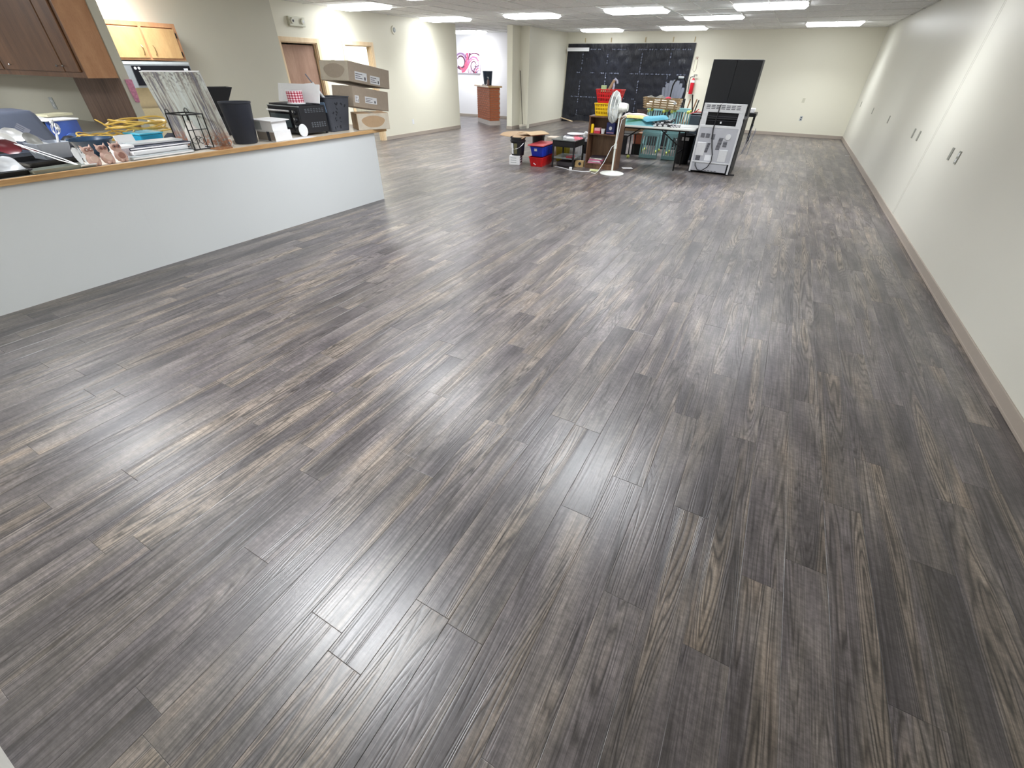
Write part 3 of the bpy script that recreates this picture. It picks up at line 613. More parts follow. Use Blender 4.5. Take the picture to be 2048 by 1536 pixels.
# white boxes
t=thing('white_carton','white box with black stripe and open flaps above, beside the wastebasket','carton',(-5.09,3.60,Z),rz=.12)
obj('lower_box',MB().box(-.13,.13,-.12,.12,0,.10),PAPER,t,bev=.002); obj('grey_label',MB().box(-.128,.128,-.1215,-.12,.01,.09),M('grey_print',(150,140,132),.5),t); obj('black_stripe',MB().box(.02,.06,-.1225,-.1215,.005,.095),INK,t)
t=thing('white_carton','plain white box with lid flap, upper one beside the toaster oven','carton',(-5.10,3.59,Z+.101),rz=.2)
obj('box',MB().box(-.12,.12,-.115,.115,0,.095),PAPER,t,bev=.002); obj('lid_flap',MB().box(-.14,.14,-.14,.15,.096,.104),PAPER,t,rot=(0,.04,0)); obj('grey_patch',MB().box(-.118,-.03,-.1165,-.115,.01,.09),GREYL,t)  # light grey patch on the front of the box
solo('oval_coaster',MB().lathe([(.001,-.006),(.045,-.006),(.05,0),(.045,.006),(.001,.006)],n=28,m=Matrix.Rotation(PI/2,4,'Y')@Matrix.Scale(1.35,4,(1,0,0))),WHITEP,'white oval coaster standing against the toaster oven','coaster',(-5.0,3.93,Z+.071),rot=(0,-.25,-.7),smooth=True)
solo('paper_strip',MB().cbox((0,0,.002),(.12,.34,.004)),PAPER,'white paper strip on the counter edge before the oven','paper',(-4.975,3.86,Z),rz=.05)
# toaster oven: door faces the kitchen's near end
t=thing('toaster_oven','black toaster oven with glass door and three knobs on counter','toaster oven',(-5.365,4.20,Z),rz=.0)
obj('case',MB().box(-.28,.28,-.20,.19,.02,.30),BLACKF,t,bev=.006)
obj('glass_door',MB().box(-.265,.14,-.214,-.20,.045,.265),SCREENB,t,bev=.003)
obj('window',MB().box(-.235,.11,-.217,-.214,.08,.22),M('oven_glass',(74,84,88),.1),t)
obj('door_handle',MB().tube([(-.24,-.214,.25),(-.24,-.245,.255),(.11,-.245,.255),(.11,-.214,.25)],.009,8),CHR,t,smooth=True)
obj('control_panel',MB().box(.15,.275,-.214,-.20,.03,.29),BLACKP,t,bev=.003)
for z in (.24,.165,.09):
    kn=obj('knob',MB().cyl((.212,-.214,z),(.212,-.24,z),.026,.022,20),BLACKP,t); obj('pointer',MB().box(.208,.216,-.243,-.238,z,z+.022),CHR,kn)
vb=MB()
for iz in range(3):
    for iy in range(7): vb.box(.2795,.2815,-.12+.042*iy,-.092+.042*iy,.235+.016*iz,.242+.016*iz); vb.box(.2795,.2815,-.06+.038*iy,-.036+.038*iy,.08+.02*iz,.092+.02*iz) if iy<6 else 0
obj('side_vents',vb,M('vent_edge_grey',(96,100,108),.5),t)
obj('top_trim',MB().box(-.282,.282,-.205,-.19,.296,.304),GREYL,t)
for x in (-.25,.25):
    for y in (-.17,.17): obj('foot',MB().cyl((x,y,0),(x,y,.02),.015,n=8),BLACKP,t)
solo('cutting_board',MB().cbox((0,0,.007),(.50,.30,.014)),M('dark_slate',(44,46,52),.5),'dark flat board lying on top of the toaster oven','board',(-5.42,4.20,Z+.304),rz=0)
o=solo('white_tray',MB().cbox((0,0,.10),(.70,.012,.20)),WHITEP,'white rectangular tray leaning upright on the toaster oven','tray',(-5.40,4.28,Z+.319),rot=(-.3,0,.05),bev=.004)
def ging():
    m=N('red_gingham'); co=m.n('ShaderNodeTexCoord').outputs['Object']; sp=m.n('ShaderNodeSeparateXYZ',i_0=co)
    an=m.math('ARCTAN2',sp.outputs[1],sp.outputs[0])
    a=m.math('GREATER_THAN',m.math('SINE',m.math('MULTIPLY',an,17.)),0.); b=m.math('GREATER_THAN',m.math('SINE',m.math('MULTIPLY',sp.outputs[2],250.)),0.)
    s=m.math('MULTIPLY',m.math('ADD',a,b),.5); m.set(Base_Color=m.ramp(s,(0.,c8(244,238,240)),(.5,c8(222,120,140)),(1.,c8(150,30,52))),Roughness=.6); return m.m
t=thing('gingham_canister','red and white gingham round canister in front of the white tray','canister',(-5.27,4.14,Z+.319))
obj('body',MB().lathe([(.001,0),(.09,0),(.09,.13),(.001,.13)],n=32),ging(),t); obj('base_ring',MB().lathe([(.001,-.0),(.104,0),(.104,.012),(.091,.012)],n=32),WHITEP,t); obj('rim',MB().lathe([(.091,.128),(.095,.13),(.091,.136),(.085,.134)],n=32),WHITEP,t)
# rectangular bin with paint marks
t=thing('rectangular_bin','dark rectangular bin with peeling marks and a blue label','bin',(-5.25,4.62,Z),rz=.0)
obj('body',MB().shell(0,.26,.30,.37,.34,.40,.005,.03,rim=.008),M('worn_charcoal_plastic',(72,76,86),.5,scale=9,var=.25),t)
obj('blue_label',MB().cbox((.09,-.188,.27),(.085,.003,.11),rx=.135),M('blue_white_label',(150,180,214),.4),t); obj('label_mark',MB().cbox((.095,-.191,.27),(.04,.003,.05),rx=.135),INK,t)
fk=MB(); r=random.Random(4)
for k in range(16): y=r.uniform(-.12,.12); z=r.uniform(.02,.33); fk.cbox((.1305+.040*(z/.37)+.001,y,z),(.002,r.uniform(.008,.02),r.uniform(.008,.04)),ry=.108,rx=r.uniform(-1,1))
obj('peeled_marks',fk,M('peeled_black_film',(36,38,46),.7),t)
t=thing('roller_frame','white and grey paint roller handle poking out of the dark bin','paint roller',(-5.25,4.58,Z+.02))
obj('rod',MB().cyl((.10,.12,.06),(-.10,-.15,.59),.007,n=8),DUST,t); obj('sleeve',MB().cyl((.01,-.0,.30),(-.065,-.103,.50),.016,n=12),WHITEP,t); obj('hook',MB().tube([(-.06,-.10,.49),(-.10,-.17,.485),(-.12,-.21,.48)],.008,6),WHITEP,t)
# cardboard boxes
def carton(label,loc,dims,rz,rx=0,labels=(),side=CARDG,tape=True,ry=0):
    w_,d_,h_=dims
    t=thing('cardboard_box',label,'cardboard box',loc,rot=(rx,ry,rz),group='stacked cardboard boxes on the counter')
    obj('box',MB().box(-w_/2,w_/2,-d_/2,d_/2,0,h_),side,t,bev=.004)
    obj('seam_tape',MB().box(-.03,.03,-d_/2-.0015,d_/2+.0015,h_-.001,h_+.0015),TAPE,t)
    if tape:
        obj('end_tape',MB().rings([[Vector((max(-.98,min(.98,1.42*math.cos(a)))*w_/2,-d_/2-.0015,h_/2+max(-.96,min(.96,1.42*math.sin(a)))*h_/2)) for a in [2*PI*i/24 for i in range(24)]],[Vector((w_*.36*math.cos(a)*(1+.08*math.sin(3*a)),-d_/2-.0015,h_/2+h_*.36*math.sin(a))) for a in [2*PI*i/24 for i in range(24)]]],True,(0,0)),TAPE,t)
    for (y,z,a,b) in labels:
        l=obj('shipping_label',MB().box(w_/2,w_/2+.0015,y,y+a,z,z+b),CLABEL,t)
        for q in range(3): obj('print_line',MB().box(w_/2+.0015,w_/2+.0022,y+.01,y+a*(.45 if q%2 else .62),z+b*(.2+.25*q),z+b*(.28+.25*q)),INK,l)
        obj('barcode',MB().box(w_/2+.0015,w_/2+.0022,y+a*.78,y+a*.88,z+.01,z+b*.5),INK,l)
    return t
carton('lowest small cardboard box with loose tape, at the counter end',(-5.0,5.05,Z),(.43,.30,.19),1.05,tape=True,labels=(),side=CARD)
carton('middle greyish cardboard box with printed label, on the lowest box',(-5.27,5.20,1.115),(.38,.66,.23),.0,labels=((-.12,.06,.22,.075),(-.30,.05,.07,.08)),tape=False,rx=-.14)
carton('topmost long cardboard box with two labels, sticking out over the others',(-5.34,5.24,1.385),(.52,.74,.215),.0,labels=((-.27,.03,.21,.09),(.0,.02,.18,.09)),rx=-.14)
# ------------------------------------------------------------ wall fittings
t=thing('emergency_light','cream emergency light with two round heads above brown door','emergency light',(XD,7.42,2.20))
obj('housing',MB().box(0,.06,0,.38,0,.15),M('cream_housing',(214,214,196),.4),t,bev=.008)
for y in (.06,.30): h=obj('lamp_head',MB().cyl((.06,y,.085),(.10,y,.08),.048,.042,20),M('pale_lamp_head',(226,226,214),.3),t); obj('lens',MB().cyl((.10,y,.08),(.103,y,.08),.02,n=12),INK if y<.1 else CLABEL,h)
t=thing('round_alarm','small round white disc alarm high on door wall','alarm',(XD,10.5,2.30))
obj('plate',MB().cyl((0,0,0),(.02,0,0),.085,n=28),CREAM,t); obj('dome',MB().cyl((.02,0,0),(.035,0,0),.05,.03,24),GREYL,t)
def plate(x,y,z,label,axis,kind='outlet',mat=None,cat='outlet'):
    t=thing('outlet_plate' if kind=='outlet' else 'blank_plate',label,cat,(x,y,z))
    w_,h_,d_=.036,.058,.006
    def bx(a,b,c,d,e,f):
        if axis=='-x': return MB().box(-f,-e,a,b,c,d)
        if axis=='+x': return MB().box(e,f,a,b,c,d)
        return MB().box(a,b,-f,-e,c,d)
    obj('plate',bx(-w_,w_,-h_,h_,0,d_),mat or GREYL,t,bev=.0015)
    if kind=='outlet':
        for zz in (-.026,.026): obj('socket',bx(-.015,.015,zz-.015,zz+.015,d_,d_+.002),INK if axis=='-y' else WHITEP,t)
    else: obj('screw',bx(-.003,.003,-.003,.003,d_,d_+.002),GREYL,t)
    return t
plate(XD,10.86,.34,'white outlet low on the cream door wall','+x',mat=WHITEP)
plate(.32,L1,.92,'blank switch plate on back wall above the outlet','-y','blank',mat=M('wall_plate_cream',(206,204,184),.5),cat='switch plate')
plate(.42,L1,.47,'outlet on back wall below the blank switch plate','-y')
GP=M('grey_metal_plate',(150,150,140),.4,.2)
for i,(y,l) in enumerate(((6.70,'grey wall plate on right wall, left one of the nearest pair'),(6.42,'grey wall plate on right wall, right one of the nearest pair'),(8.82,'grey wall plate on right wall, left one of the second pair'),(8.46,'grey wall plate on right wall, right one of the second pair'),(11.25,'single grey wall plate on right wall, next beyond the two pairs'),(13.67,'single grey wall plate on right wall, second to last before the corner'),(16.29,'single faint grey wall plate on right wall, closest to back corner'))):
    plate(W1,y,.93,l,'-x','outlet' if i in (1,) else 'blank',GP,'wall plate')
# pink swirl painting on the far wall
t=thing('swirl_painting','pink, black and white swirl canvas on the far room wall','painting',(-11.05,16.69,1.70))
obj('canvas',MB().box(-.51,.51,-.03,0,-.31,.31),M('lilac_white_canvas',(226,212,232),.5,scale=8,var=.06),t)
SW=[M('maroon_swirl_paint',(92,34,66),.4),M('rose_swirl_paint',(206,84,116),.4),M('mauve_swirl_paint',(150,110,156),.4)]
def ribbon(pts,w0,w1,mat,name='swirl',k=0):
    mb=MB(); A=[];B=[]
    for i,(x,z) in enumerate(pts):
        a=pts[max(0,i-1)]; b=pts[min(len(pts)-1,i+1)]; d=Vector((b[0]-a[0],b[1]-a[1])).normalized(); w_=(w0+(w1-w0)*i/(len(pts)-1))/2
        cl=lambda q,m_:max(-m_,min(m_,q))
        A.append((cl(x-d.y*w_,.505),-.031-.0006*k,cl(z+d.x*w_,.305))); B.append((cl(x+d.y*w_,.505),-.031-.0006*k,cl(z-d.x*w_,.305)))
    n=len(pts); mb.add(A+B,[(i,i+1,n+i+1,n+i) for i in range(n-1)]); obj(name,mb,mat,t)
def spiral(cx,cz,r0,r1,a0,a1,n=26): return [(cx+(r0+(r1-r0)*i/n)*math.cos(a0+(a1-a0)*i/n),cz+(r0+(r1-r0)*i/n)*math.sin(a0+(a1-a0)*i/n)) for i in range(n+1)]
ribbon(spiral(-.33,.03,.17,.20,2.6,-2.4),.03,.10,SW[0],k=1); ribbon(spiral(-.33,.03,.25,.27,2.9,-1.5),.03,.12,SW[2],k=2)
ribbon([(-.38,-.12),(-.30,-.20),(-.18,-.16),(-.05,-.04),(.06,.10),(.20,.18),(.36,.16),(.46,.06)],.06,.05,SW[1],k=3)
ribbon([(-.30,-.28),(-.18,-.24),(-.04,-.12),(.06,.02),(.18,.11),(.30,.10)],.07,.02,SW[1],k=4)
ribbon(spiral(.28,-.07,.02,.22,-1.5,5.2),.02,.04,SW[0],k=5); ribbon(spiral(.28,-.07,.06,.30,-2.5,3.0),.015,.03,SW[2],k=6)
ribbon(spiral(.30,-.06,.34,.36,.2,2.4),.05,.02,SW[0],k=7); ribbon(spiral(-.06,.22,.015,.07,0,5),.02,.03,SW[0],k=8)
ribbon([(-.02,.30),(-.02,.15),(-.09,.02),(-.16,-.10)],.10,.05,SW[1],k=9); ribbon([(.1,.30),(.06,.2),(.0,.08)],.08,.02,SW[0],k=10)
for a in range(4): ribbon([(.02+.07*a,-.30),(-.02+.08*a,-.22+.01*a),(.02+.09*a,-.16)],.02,.01,SW[a%3],k=11+a)
for a in range(3): ribbon(spiral(.5,-.31,.10+.07*a,.12+.07*a,1.6,3.1,10),.012,.03,SW[2-a],k=16+a)
# ------------------------------------------------------------ brick-faced reception counter
BR_=M('orange_red_brick',(190,110,72),.75,bump=.3,scale=60,var=.25); MORT=M('pale_mortar',(196,176,162),.9)
t=thing('brick_counter','brick-faced reception counter with wood top in the far room','counter',(-8.73,14.36,0),rz=-.68)
# local: -Y face runs left, +X face to the right; corner at origin
obj('core',MB().box(-1.30,-.012,.012,.36,.13,1.05),MORT,t); obj('plinth',MB().box(-1.31,.004,-.004,.37,0,.13),M('stone_plinth',(206,196,190),.6),t)
bk=MB(); 
for rrow in range(14):
    z=.135+.0655*rrow; o_=.0 if rrow%2 else .11
    x=-1.30-o_
    while x<-.02:
        a,b=max(x,-1.30),min(x+.21,0.)
        if b-a>.03: bk.box(a,b,0,.02,z,z+.055)
        x+=.22
    y=.0-o_
    while y<.36:
        a,b=max(y,.0),min(y+.21,.36)
        if b-a>.03: bk.box(-.02,0,a,b,z,z+.055)
        y+=.22
o=obj('bricks',bk,BR_,t); o['kind']='stuff'
obj('wood_top',MB().box(-1.42,.05,-.06,.42,1.052,1.095),OAKTRIM,t,bev=.006)
t=thing('waste_bin','dark blue-grey glossy bin standing on the brick counter','bin',(-9.34,15.25,1.096))
obj('bin',MB().lathe([(.001,0),(.13,0),(.17,.37),(.18,.385),(.16,.385),(.12,.01),(.001,.01)],n=28),M('slate_blue_plastic',(58,72,92),.25),t,smooth=True)
t=thing('pump_bottle','clear pump bottle with dark liquid on brick counter','bottle',(-9.0,14.72,1.096))
obj('bottle',MB().lathe([(.001,0),(.042,0),(.045,.02),(.042,.13),(.018,.165),(.018,.18),(.001,.18)],n=20),M('clear_amber',(130,100,96),.15),t,smooth=True); obj('pump',MB().cyl((0,0,.18),(0,0,.225),.006,n=8).box(-.035,.01,-.008,.008,.222,.234),WHITEP,t)
for k,(x,y) in enumerate(((-9.10,14.83),(-9.22,14.78))): solo('tissue_pack',MB().surf(lumpy(.10,.09,.05,20+k,6,.4),8,8,.002),PAPER,('crumpled white tissue beside the pump bottle','second crumpled white tissue farther left of the pump bottle')[k],'tissue',(x,y,1.097))
t=thing('office_desk','brown wooden desk behind the brick counter','desk',(-8.30,15.75,0))
obj('top',MB().box(-.25,.42,-.45,.35,.80,.84),OAKD,t); obj('side_panel',MB().box(-.23,.40,-.43,-.40,0,.80),WOOD('reddish_desk_wood',(110,70,46),(150,100,70),2,5),t)
t=thing('printer','black office printer on shelf behind brick counter','printer',(-8.32,15.75,.842))
obj('body',MB().box(-.20,.30,-.22,.22,0,.30),BLACKP,t,bev=.01); obj('paper_tray',MB().box(-.15,.1,-.30,-.2,.05,.07),PAPER,t); obj('lid',MB().box(-.2,.3,-.22,.22,.30,.36),BLACKF,t,bev=.01)
t=thing('monitor_stand','white shelf board with black desk lamp beside partition','shelf',(-8.30,15.75,1.203))
obj('board',MB().box(-.45,.3,-.15,.15,0,.03),PAPER,t); obj('lamp',MB().box(.02,.2,-.06,.06,.03,.09).cyl((.1,0,.09),(.05,0,.2),.02,n=8).cyl((.05,0,.2),(.14,0,.33),.03,.05,10),BLACKP,t)
solo('black_tower',MB().box(-.08,.12,-.12,.12,0,.36),BLACKP,'black computer tower beside the printer behind partition','computer',(-8.12,15.40,.841))
# ------------------------------------------------------------ black plastic sheeting
def plastic_mat():
    m=N('black_polythene'); co=m.n('ShaderNodeTexCoord').outputs['Object']
    n=m.n('ShaderNodeTexNoise',i_Vector=co,i_Scale=3.5,i_Detail=6.,i_Roughness=.6,i_Distortion=1.5).outputs[0]
    m.set(Base_Color=m.ramp(n,(.3,c8(16,18,26)),(.7,c8(30,33,44))),Roughness=.3,Specular_IOR_Level=.42); m.bump(m.n('ShaderNodeTexNoise',i_Vector=m.n('ShaderNodeMapping',i_Vector=co,i_Rotation=(0,.7,0),i_Scale=(6.,1.,1.6)).outputs[0],i_Scale=1.6,i_Detail=7.,i_Roughness=.6,i_Distortion=2.2).outputs[0],.42,.05); return m.m
PLM=plastic_mat()
t=thing('plastic_sheeting','black plastic sheeting taped across the left half of back wall','sheeting',(-5.2,L1-.01,0))
rr=random.Random(11); ph=[rr.uniform(0,6) for _ in range(12)]
def sheet(u,v):
    xl=-2.13-.06*(1-v); xr=2.08+(-.02 if v>.5 else .0)+.06*v
    x=xl+(xr-xl)*u; z=.02+.0+2.25*v
    w_=.018*math.sin(9*x+ph[0]+2.1*math.sin(3*z+ph[1]))+.016*math.sin(7*z-5*x+ph[2])+.010*math.sin(17*x+4*z+ph[3])+.010*math.sin(5*x+19*z+ph[4])
    # held back to the wall along the tape lines
    hold=min([abs(x-q) for q in (-1.55,-.66,.50,1.42)]+[abs(z-q) for q in (2.12,1.48,.78)]); w_*=min(1,.25+hold*3)
    if v<.08: w_+=.05*(1-v/.08); z+=.03*math.sin(4*x+1)
    return (x,-.03-abs(w_)*.42,z)
obj('sheet',MB().surf(sheet,150,80),PLM,t,smooth=True)
SHINE=M('crinkled_tape',(112,118,136),.2,.2,bump=1,scale=40,var=.7)
def tape(pts,w_,seed):
    r=random.Random(seed)
    for i in range(len(pts)-1):
        (x0,z0),(x1,z1)=pts[i],pts[i+1]; L=math.hypot(x1-x0,z1-z0); n=max(1,int(L/.17)); ang=math.atan2(z1-z0,x1-x0)
        for k in range(n):
            if r.random()<.18: continue
            f=(k+.5)/n; ln=L/n*r.uniform(.5,.95)
            cx,cz=x0+(x1-x0)*f,z0+(z1-z0)*f
            mb=MB(); m=Matrix.Translation((cx,-.058,cz))@Matrix.Rotation(-ang,4,'Y')
            mb.surf(lambda u,v:tuple(m@Vector(((u-.5)*ln,.012*math.sin(14*u+seed+k*2)*(.3+v),(v-.5)*w_*(.55+.45*math.sin(11*u+k*3.1+seed))))),7,2)
            obj('tape_strip',mb,SHINE,t)
for i,(xt,xb) in enumerate(((-1.55,-1.62),(-.66,-.66),(.50,.50),(1.42,1.46))): tape([(xt,2.05),(xb,.2)],.045,i+3)
for i,z in enumerate((2.12,1.48,.78)): tape([(-2.1,z),(2.05,z-.01)],.045,i+30)
for x in (-1.53,-.62,.52,1.40,2.05): obj('top_batten',MB().box(x-.012,x+.012,-.02,.008,2.30,2.42),M('thin_wood_batten',(190,170,130),.6),t)
solo('white_strip',MB().box(-.40,.40,-.012,0,-.05,.05),WHITEP,'white rectangular strip fixed over the plastic at its top left','strip',(-6.94,L1-.09,2.115))
# loose lower-left corner of the sheeting frame
obj('lower_batten',MB().cbox((-1.95,-.12,.06),(.5,.02,.03),ry=.2),CASING,t)
# fire extinguisher and sign
t=thing('fire_extinguisher','red fire extinguisher on bracket, right of the plastic sheeting','fire extinguisher',(-2.93,L1-.10,.98))
obj('cylinder',MB().lathe([(.001,0),(.056,0),(.062,.02),(.062,.30),(.055,.36),(.03,.40),(.02,.42),(.001,.42)],n=24),M('extinguisher_red',(200,20,40),.3),t,smooth=True)
obj('valve',MB().cyl((0,0,.42),(0,0,.47),.02,n=10).box(-.012,.10,-.008,.008,.47,.485).box(-.012,.09,-.008,.008,.50,.512),BLACKM,t)
obj('hose',MB().tube([(-.02,0,.45),(-.09,-.01,.44),(-.11,-.02,.34),(-.085,-.03,.20),(-.08,-.03,.05)],.011,6),BLACKP,t,smooth=True)
obj('label_band',MB().lathe([(.0685,.30),(.069,.30),(.062,.355),(.0605,.36)],n=24),WHITEP,t); obj('bracket',MB().box(-.03,.03,.06,.10,.05,.38),WHITEP,t); obj('gauge',MB().cyl((0,-.018,.44),(0,-.03,.44),.016,n=10),CLABEL,t)
t=thing('vertical_sign','narrow vertical arrow sign with red outline above the fire extinguisher','sign',(-2.98,L1-.004,1.54))
SR=M('sign_dark_red',(120,60,50),.5)
obj('board',MB().prism([(-.05,.06),(0,.0),(.05,.06),(.05,.40),(-.05,.40)],0,.004,Matrix.Rotation(PI/2,4,'X')),M('sign_cream',(232,230,208),.5),t)
obj('outline',MB().tube([(-.045,-.006,.064),(0,-.006,.01),(.045,-.006,.064),(.045,-.006,.32),(-.045,-.006,.32)],.004,4,True),SR,t)
obj('heading',MB().box(-.045,.045,-.007,-.004,.375,.390).box(-.03,-.015,-.007,-.004,.335,.36).box(.0,.035,-.007,-.004,.335,.36),SR,t)
def text(s,size,mat,parent,loc,rot,name='lettering'):
    c=bpy.data.curves.new(name,'FONT'); c.body=s; c.size=size; c.extrude=.0006; c.align_x='CENTER'; c.align_y='CENTER'; c.resolution_u=2
    tmp=bpy.data.objects.new('tmp_text',c); COL.objects.link(tmp); dg=bpy.context.evaluated_depsgraph_get(); me=bpy.data.meshes.new_from_object(tmp.evaluated_get(dg))
    bpy.data.objects.remove(tmp); me.materials.clear(); me.materials.append(mat)
    o=bpy.data.objects.new(name,me); COL.objects.link(o); o.parent=parent; o.location=loc; o.rotation_euler=rot; return o
# ------------------------------------------------------------ black cabinet and range
t=thing('storage_cabinet','tall matte black two-door cabinet standing behind the range','cabinet',(-1.062,10.42,0))
obj('body',MB().box(-.418,.418,.02,.50,.0,1.77),BLACKF,t,bev=.004)
for a,b,hx in ((-.416,-.002,-.03),(.002,.416,.03)): d=obj('door',MB().box(a,b,0,.018,.05,1.765),M('cabinet_door_black',(24,26,32),.55),t,bev=.003)
t=thing('electric_range','kitchen range seen from its galvanised back, with black cord','cooker',(-1.0,9.72,0),rz=-.03)
obj('side_body',MB().box(-.375,.375,.02,.62,.03,.90),BLACKF,t); obj('cooktop',MB().box(-.38,.38,.0,.65,.90,.92),BLACKP,t)
obj('back_panel',MB().box(-.345,.345,-.004,.02,.20,.76),GALV,t)
obj('left_rail',MB().box(-.36,-.33,-.012,.02,.02,.88),GALVL,t); obj('right_rail',MB().box(.33,.36,-.012,.02,.02,.88),GALVL,t)
obj('guard_frame',MB().box(-.355,.355,-.01,.05,1.0,1.135).box(-.355,-.26,-.01,.05,.80,1.0).box(.26,.355,-.01,.05,.80,1.0).box(-.355,.355,-.01,.02,.76,.80),GALVL,t,bev=.004)
obj('guard_recess',MB().box(-.26,.26,.02,.06,.80,1.0),DARK,t); obj('recess_rib',MB().box(-.26,.26,.008,.02,.93,.945).box(-.26,.26,.008,.02,.87,.878),M('dim_steel',(60,60,66),.4,.5),t); obj('white_clip',MB().box(-.015,.01,.0,.02,.83,.86),WHITEP,t)
obj('kick_panel',MB().box(-.33,.30,-.006,.02,.04,.18),GALV,t); obj('bottom_lip',MB().box(-.34,.33,-.02,.0,.185,.205),GALVL,t)
def slots(x,z,nx,nz,w_,h_,dx,dz,sh=0):
    mb=MB()
    for i in range(nx):
        for j in range(nz): mb.box(x+i*dx+sh*j,x+i*dx+sh*j+w_,-.0125,-.0035,z+j*dz,z+j*dz+h_)
    return obj('vent_slots',mb,M('slot_shadow',(70,72,80),.6) if 'slot_shadow' not in bpy.data.materials else bpy.data.materials['slot_shadow'],t)
slots(-.31,1.05,7,3,.065,.011,.085,.024); slots(-.29,.60,2,4,.07,.009,.09,.018); slots(-.10,.58,1,5,.06,.009,.09,.018)
slots(.02,.42,1,10,.07,.011,.09,.020,.003); slots(-.16,.36,1,9,.05,.01,.09,.018,.003); slots(.13,.47,1,5,.07,.009,.09,.019); slots(-.29,.22,1,5,.08,.010,.09,.016); slots(-.20,.05,6,1,.04,.008,.06,.02)
obj('cover_plate',MB().box(-.32,-.16,-.012,-.004,.30,.52),GALVL,t,bev=.004); obj('cover_plate',MB().box(.10,.25,-.012,-.004,.22,.42),GALVL,t,bev=.004); obj('cover_plate',MB().box(-.13,.02,-.010,-.004,.22,.32),CLABEL,t,bev=.003)
obj('round_boss',MB().cyl((.19,-.004,.63),(.19,-.025,.63),.05,.045,24),GALVL,t)
obj('power_cord',MB().tube([(-.06,.02,1.14),(-.08,-.02,1.10),(-.09,-.03,.95),(-.10,-.03,.75),(-.08,-.03,.60),(-.04,-.03,.45),(.0,-.03,.33),(.01,-.04,.22),(-.03,-.05,.12),(-.12,-.06,.05),(-.20,-.05,.06),(-.26,-.03,.13),(-.27,-.01,.17)],.009,8),BLACKP,t,smooth=True)
for x in (-.33,.33):
    for y in (.04,.56): obj('foot',MB().cyl((x,y,0),(x,y,.03),.02,n=8),BLACKP,t)
obj('drip_foot',MB().cbox((.40,.06,.012),(.14,.03,.02),rz=.5),BLACKP,t)
# ------------------------------------------------------------ pedestal fan
t=thing('pedestal_fan','white pedestal fan with round base, facing left','fan',(-2.60,8.72,0))
WF=M('off_white_fan_plastic',(226,228,220),.4)
obj('base',MB().lathe([(.001,.045),(.03,.045),(.05,.035),(.20,.018),(.225,.008),(.225,0),(.001,0)],n=40,caps=(0,0)),WF,t,smooth=True)
obj('pole',MB().cyl((0,0,.04),(0,0,.42),.017,n=14).cyl((0,0,.42),(0,0,.50),.026,n=14).cyl((0,0,.50),(0,0,.90),.013,n=14),WF,t,smooth=True)
hd=obj('motor',MB().cyl((-.02,0,1.06),(.05,0,1.06),.075,n=24).cyl((.05,0,1.06),(.13,0,1.065),.075,.055,24).cyl((.0,0,.90),(.03,0,1.0),.022,.03,12),WF,t,smooth=True)
GW=M('grille_grey_wire',(204,208,206),.35)
gr=MB()
for k in range(96):
    a=2*PI*k/96; ca,sa=math.cos(a),math.sin(a)
    gr.tube([(-.02,.06*ca,1.06+.06*sa),(-.045,.16*ca,1.06+.16*sa),(-.08,.225*ca,1.06+.225*sa),(-.115,.235*ca,1.06+.235*sa),(-.15,.225*ca,1.06+.225*sa),(-.19,.14*ca,1.06+.14*sa),(-.20,.05*ca,1.06+.05*sa)],.0034,3)
obj('wire_grille',gr,GW,t)
for x,r_ in ((-.115,.238),(-.06,.19),(-.03,.11),(-.20,.05),(-.175,.17)): obj('grille_ring',MB().tube([(x,r_*math.cos(2*PI*i/40),1.06+r_*math.sin(2*PI*i/40)) for i in range(40)],.005 if r_<.23 else .009,6,True),WF,t)
for k in range(3):
    a0=2*PI*k/3; mb=MB(); mb.surf(lambda u,v:((-.085-.03*math.sin(1.5*v)),(.04+.165*u)*math.cos(a0+1.5*v*(.6+.4*u)),1.06+(.04+.165*u)*math.sin(a0+1.5*v*(.6+.4*u))),6,6); obj('blade',mb,M('pale_blade',(190,198,200),.3) if k==0 else bpy.data.materials['pale_blade'],t,smooth=True)
obj('hub',MB().cyl((-.13,0,1.06),(-.02,0,1.06),.035,n=16),WF,t); obj('power_cord',MB().tube([(.10,.0,1.0),(.13,-.02,.93),(.06,-.03,.88),(.02,-.03,.5),(-.05,-.04,.45),(-.14,-.10,.2),(-.20,-.20,.06),(-.25,-.22,.012),(-.34,-.2,.01)],.005,6),WHITEP,t,smooth=True)
t=thing('power_strip','white extension lead with plug block snaking before the end table','cord',(-3.03,8.62,0))
obj('cable',MB().tube([(.02,.08,.012),(.0,.0,.008),(-.12,-.06,.006),(-.30,-.06,.006),(-.40,-.03,.006),(-.50,.04,.006),(-.64,.10,.006),(-.78,.14,.006)],.006,6),WHITEP,t,smooth=True)
obj('plug_block',MB().cbox((-.36,-.04,.028),(.045,.05,.056)),WHITEP,t,bev=.004); obj('adapter',MB().cbox((.07,.12,.018),(.17,.06,.03),rz=.15),M('yellowed_plastic',(226,230,170),.5),t,bev=.004)
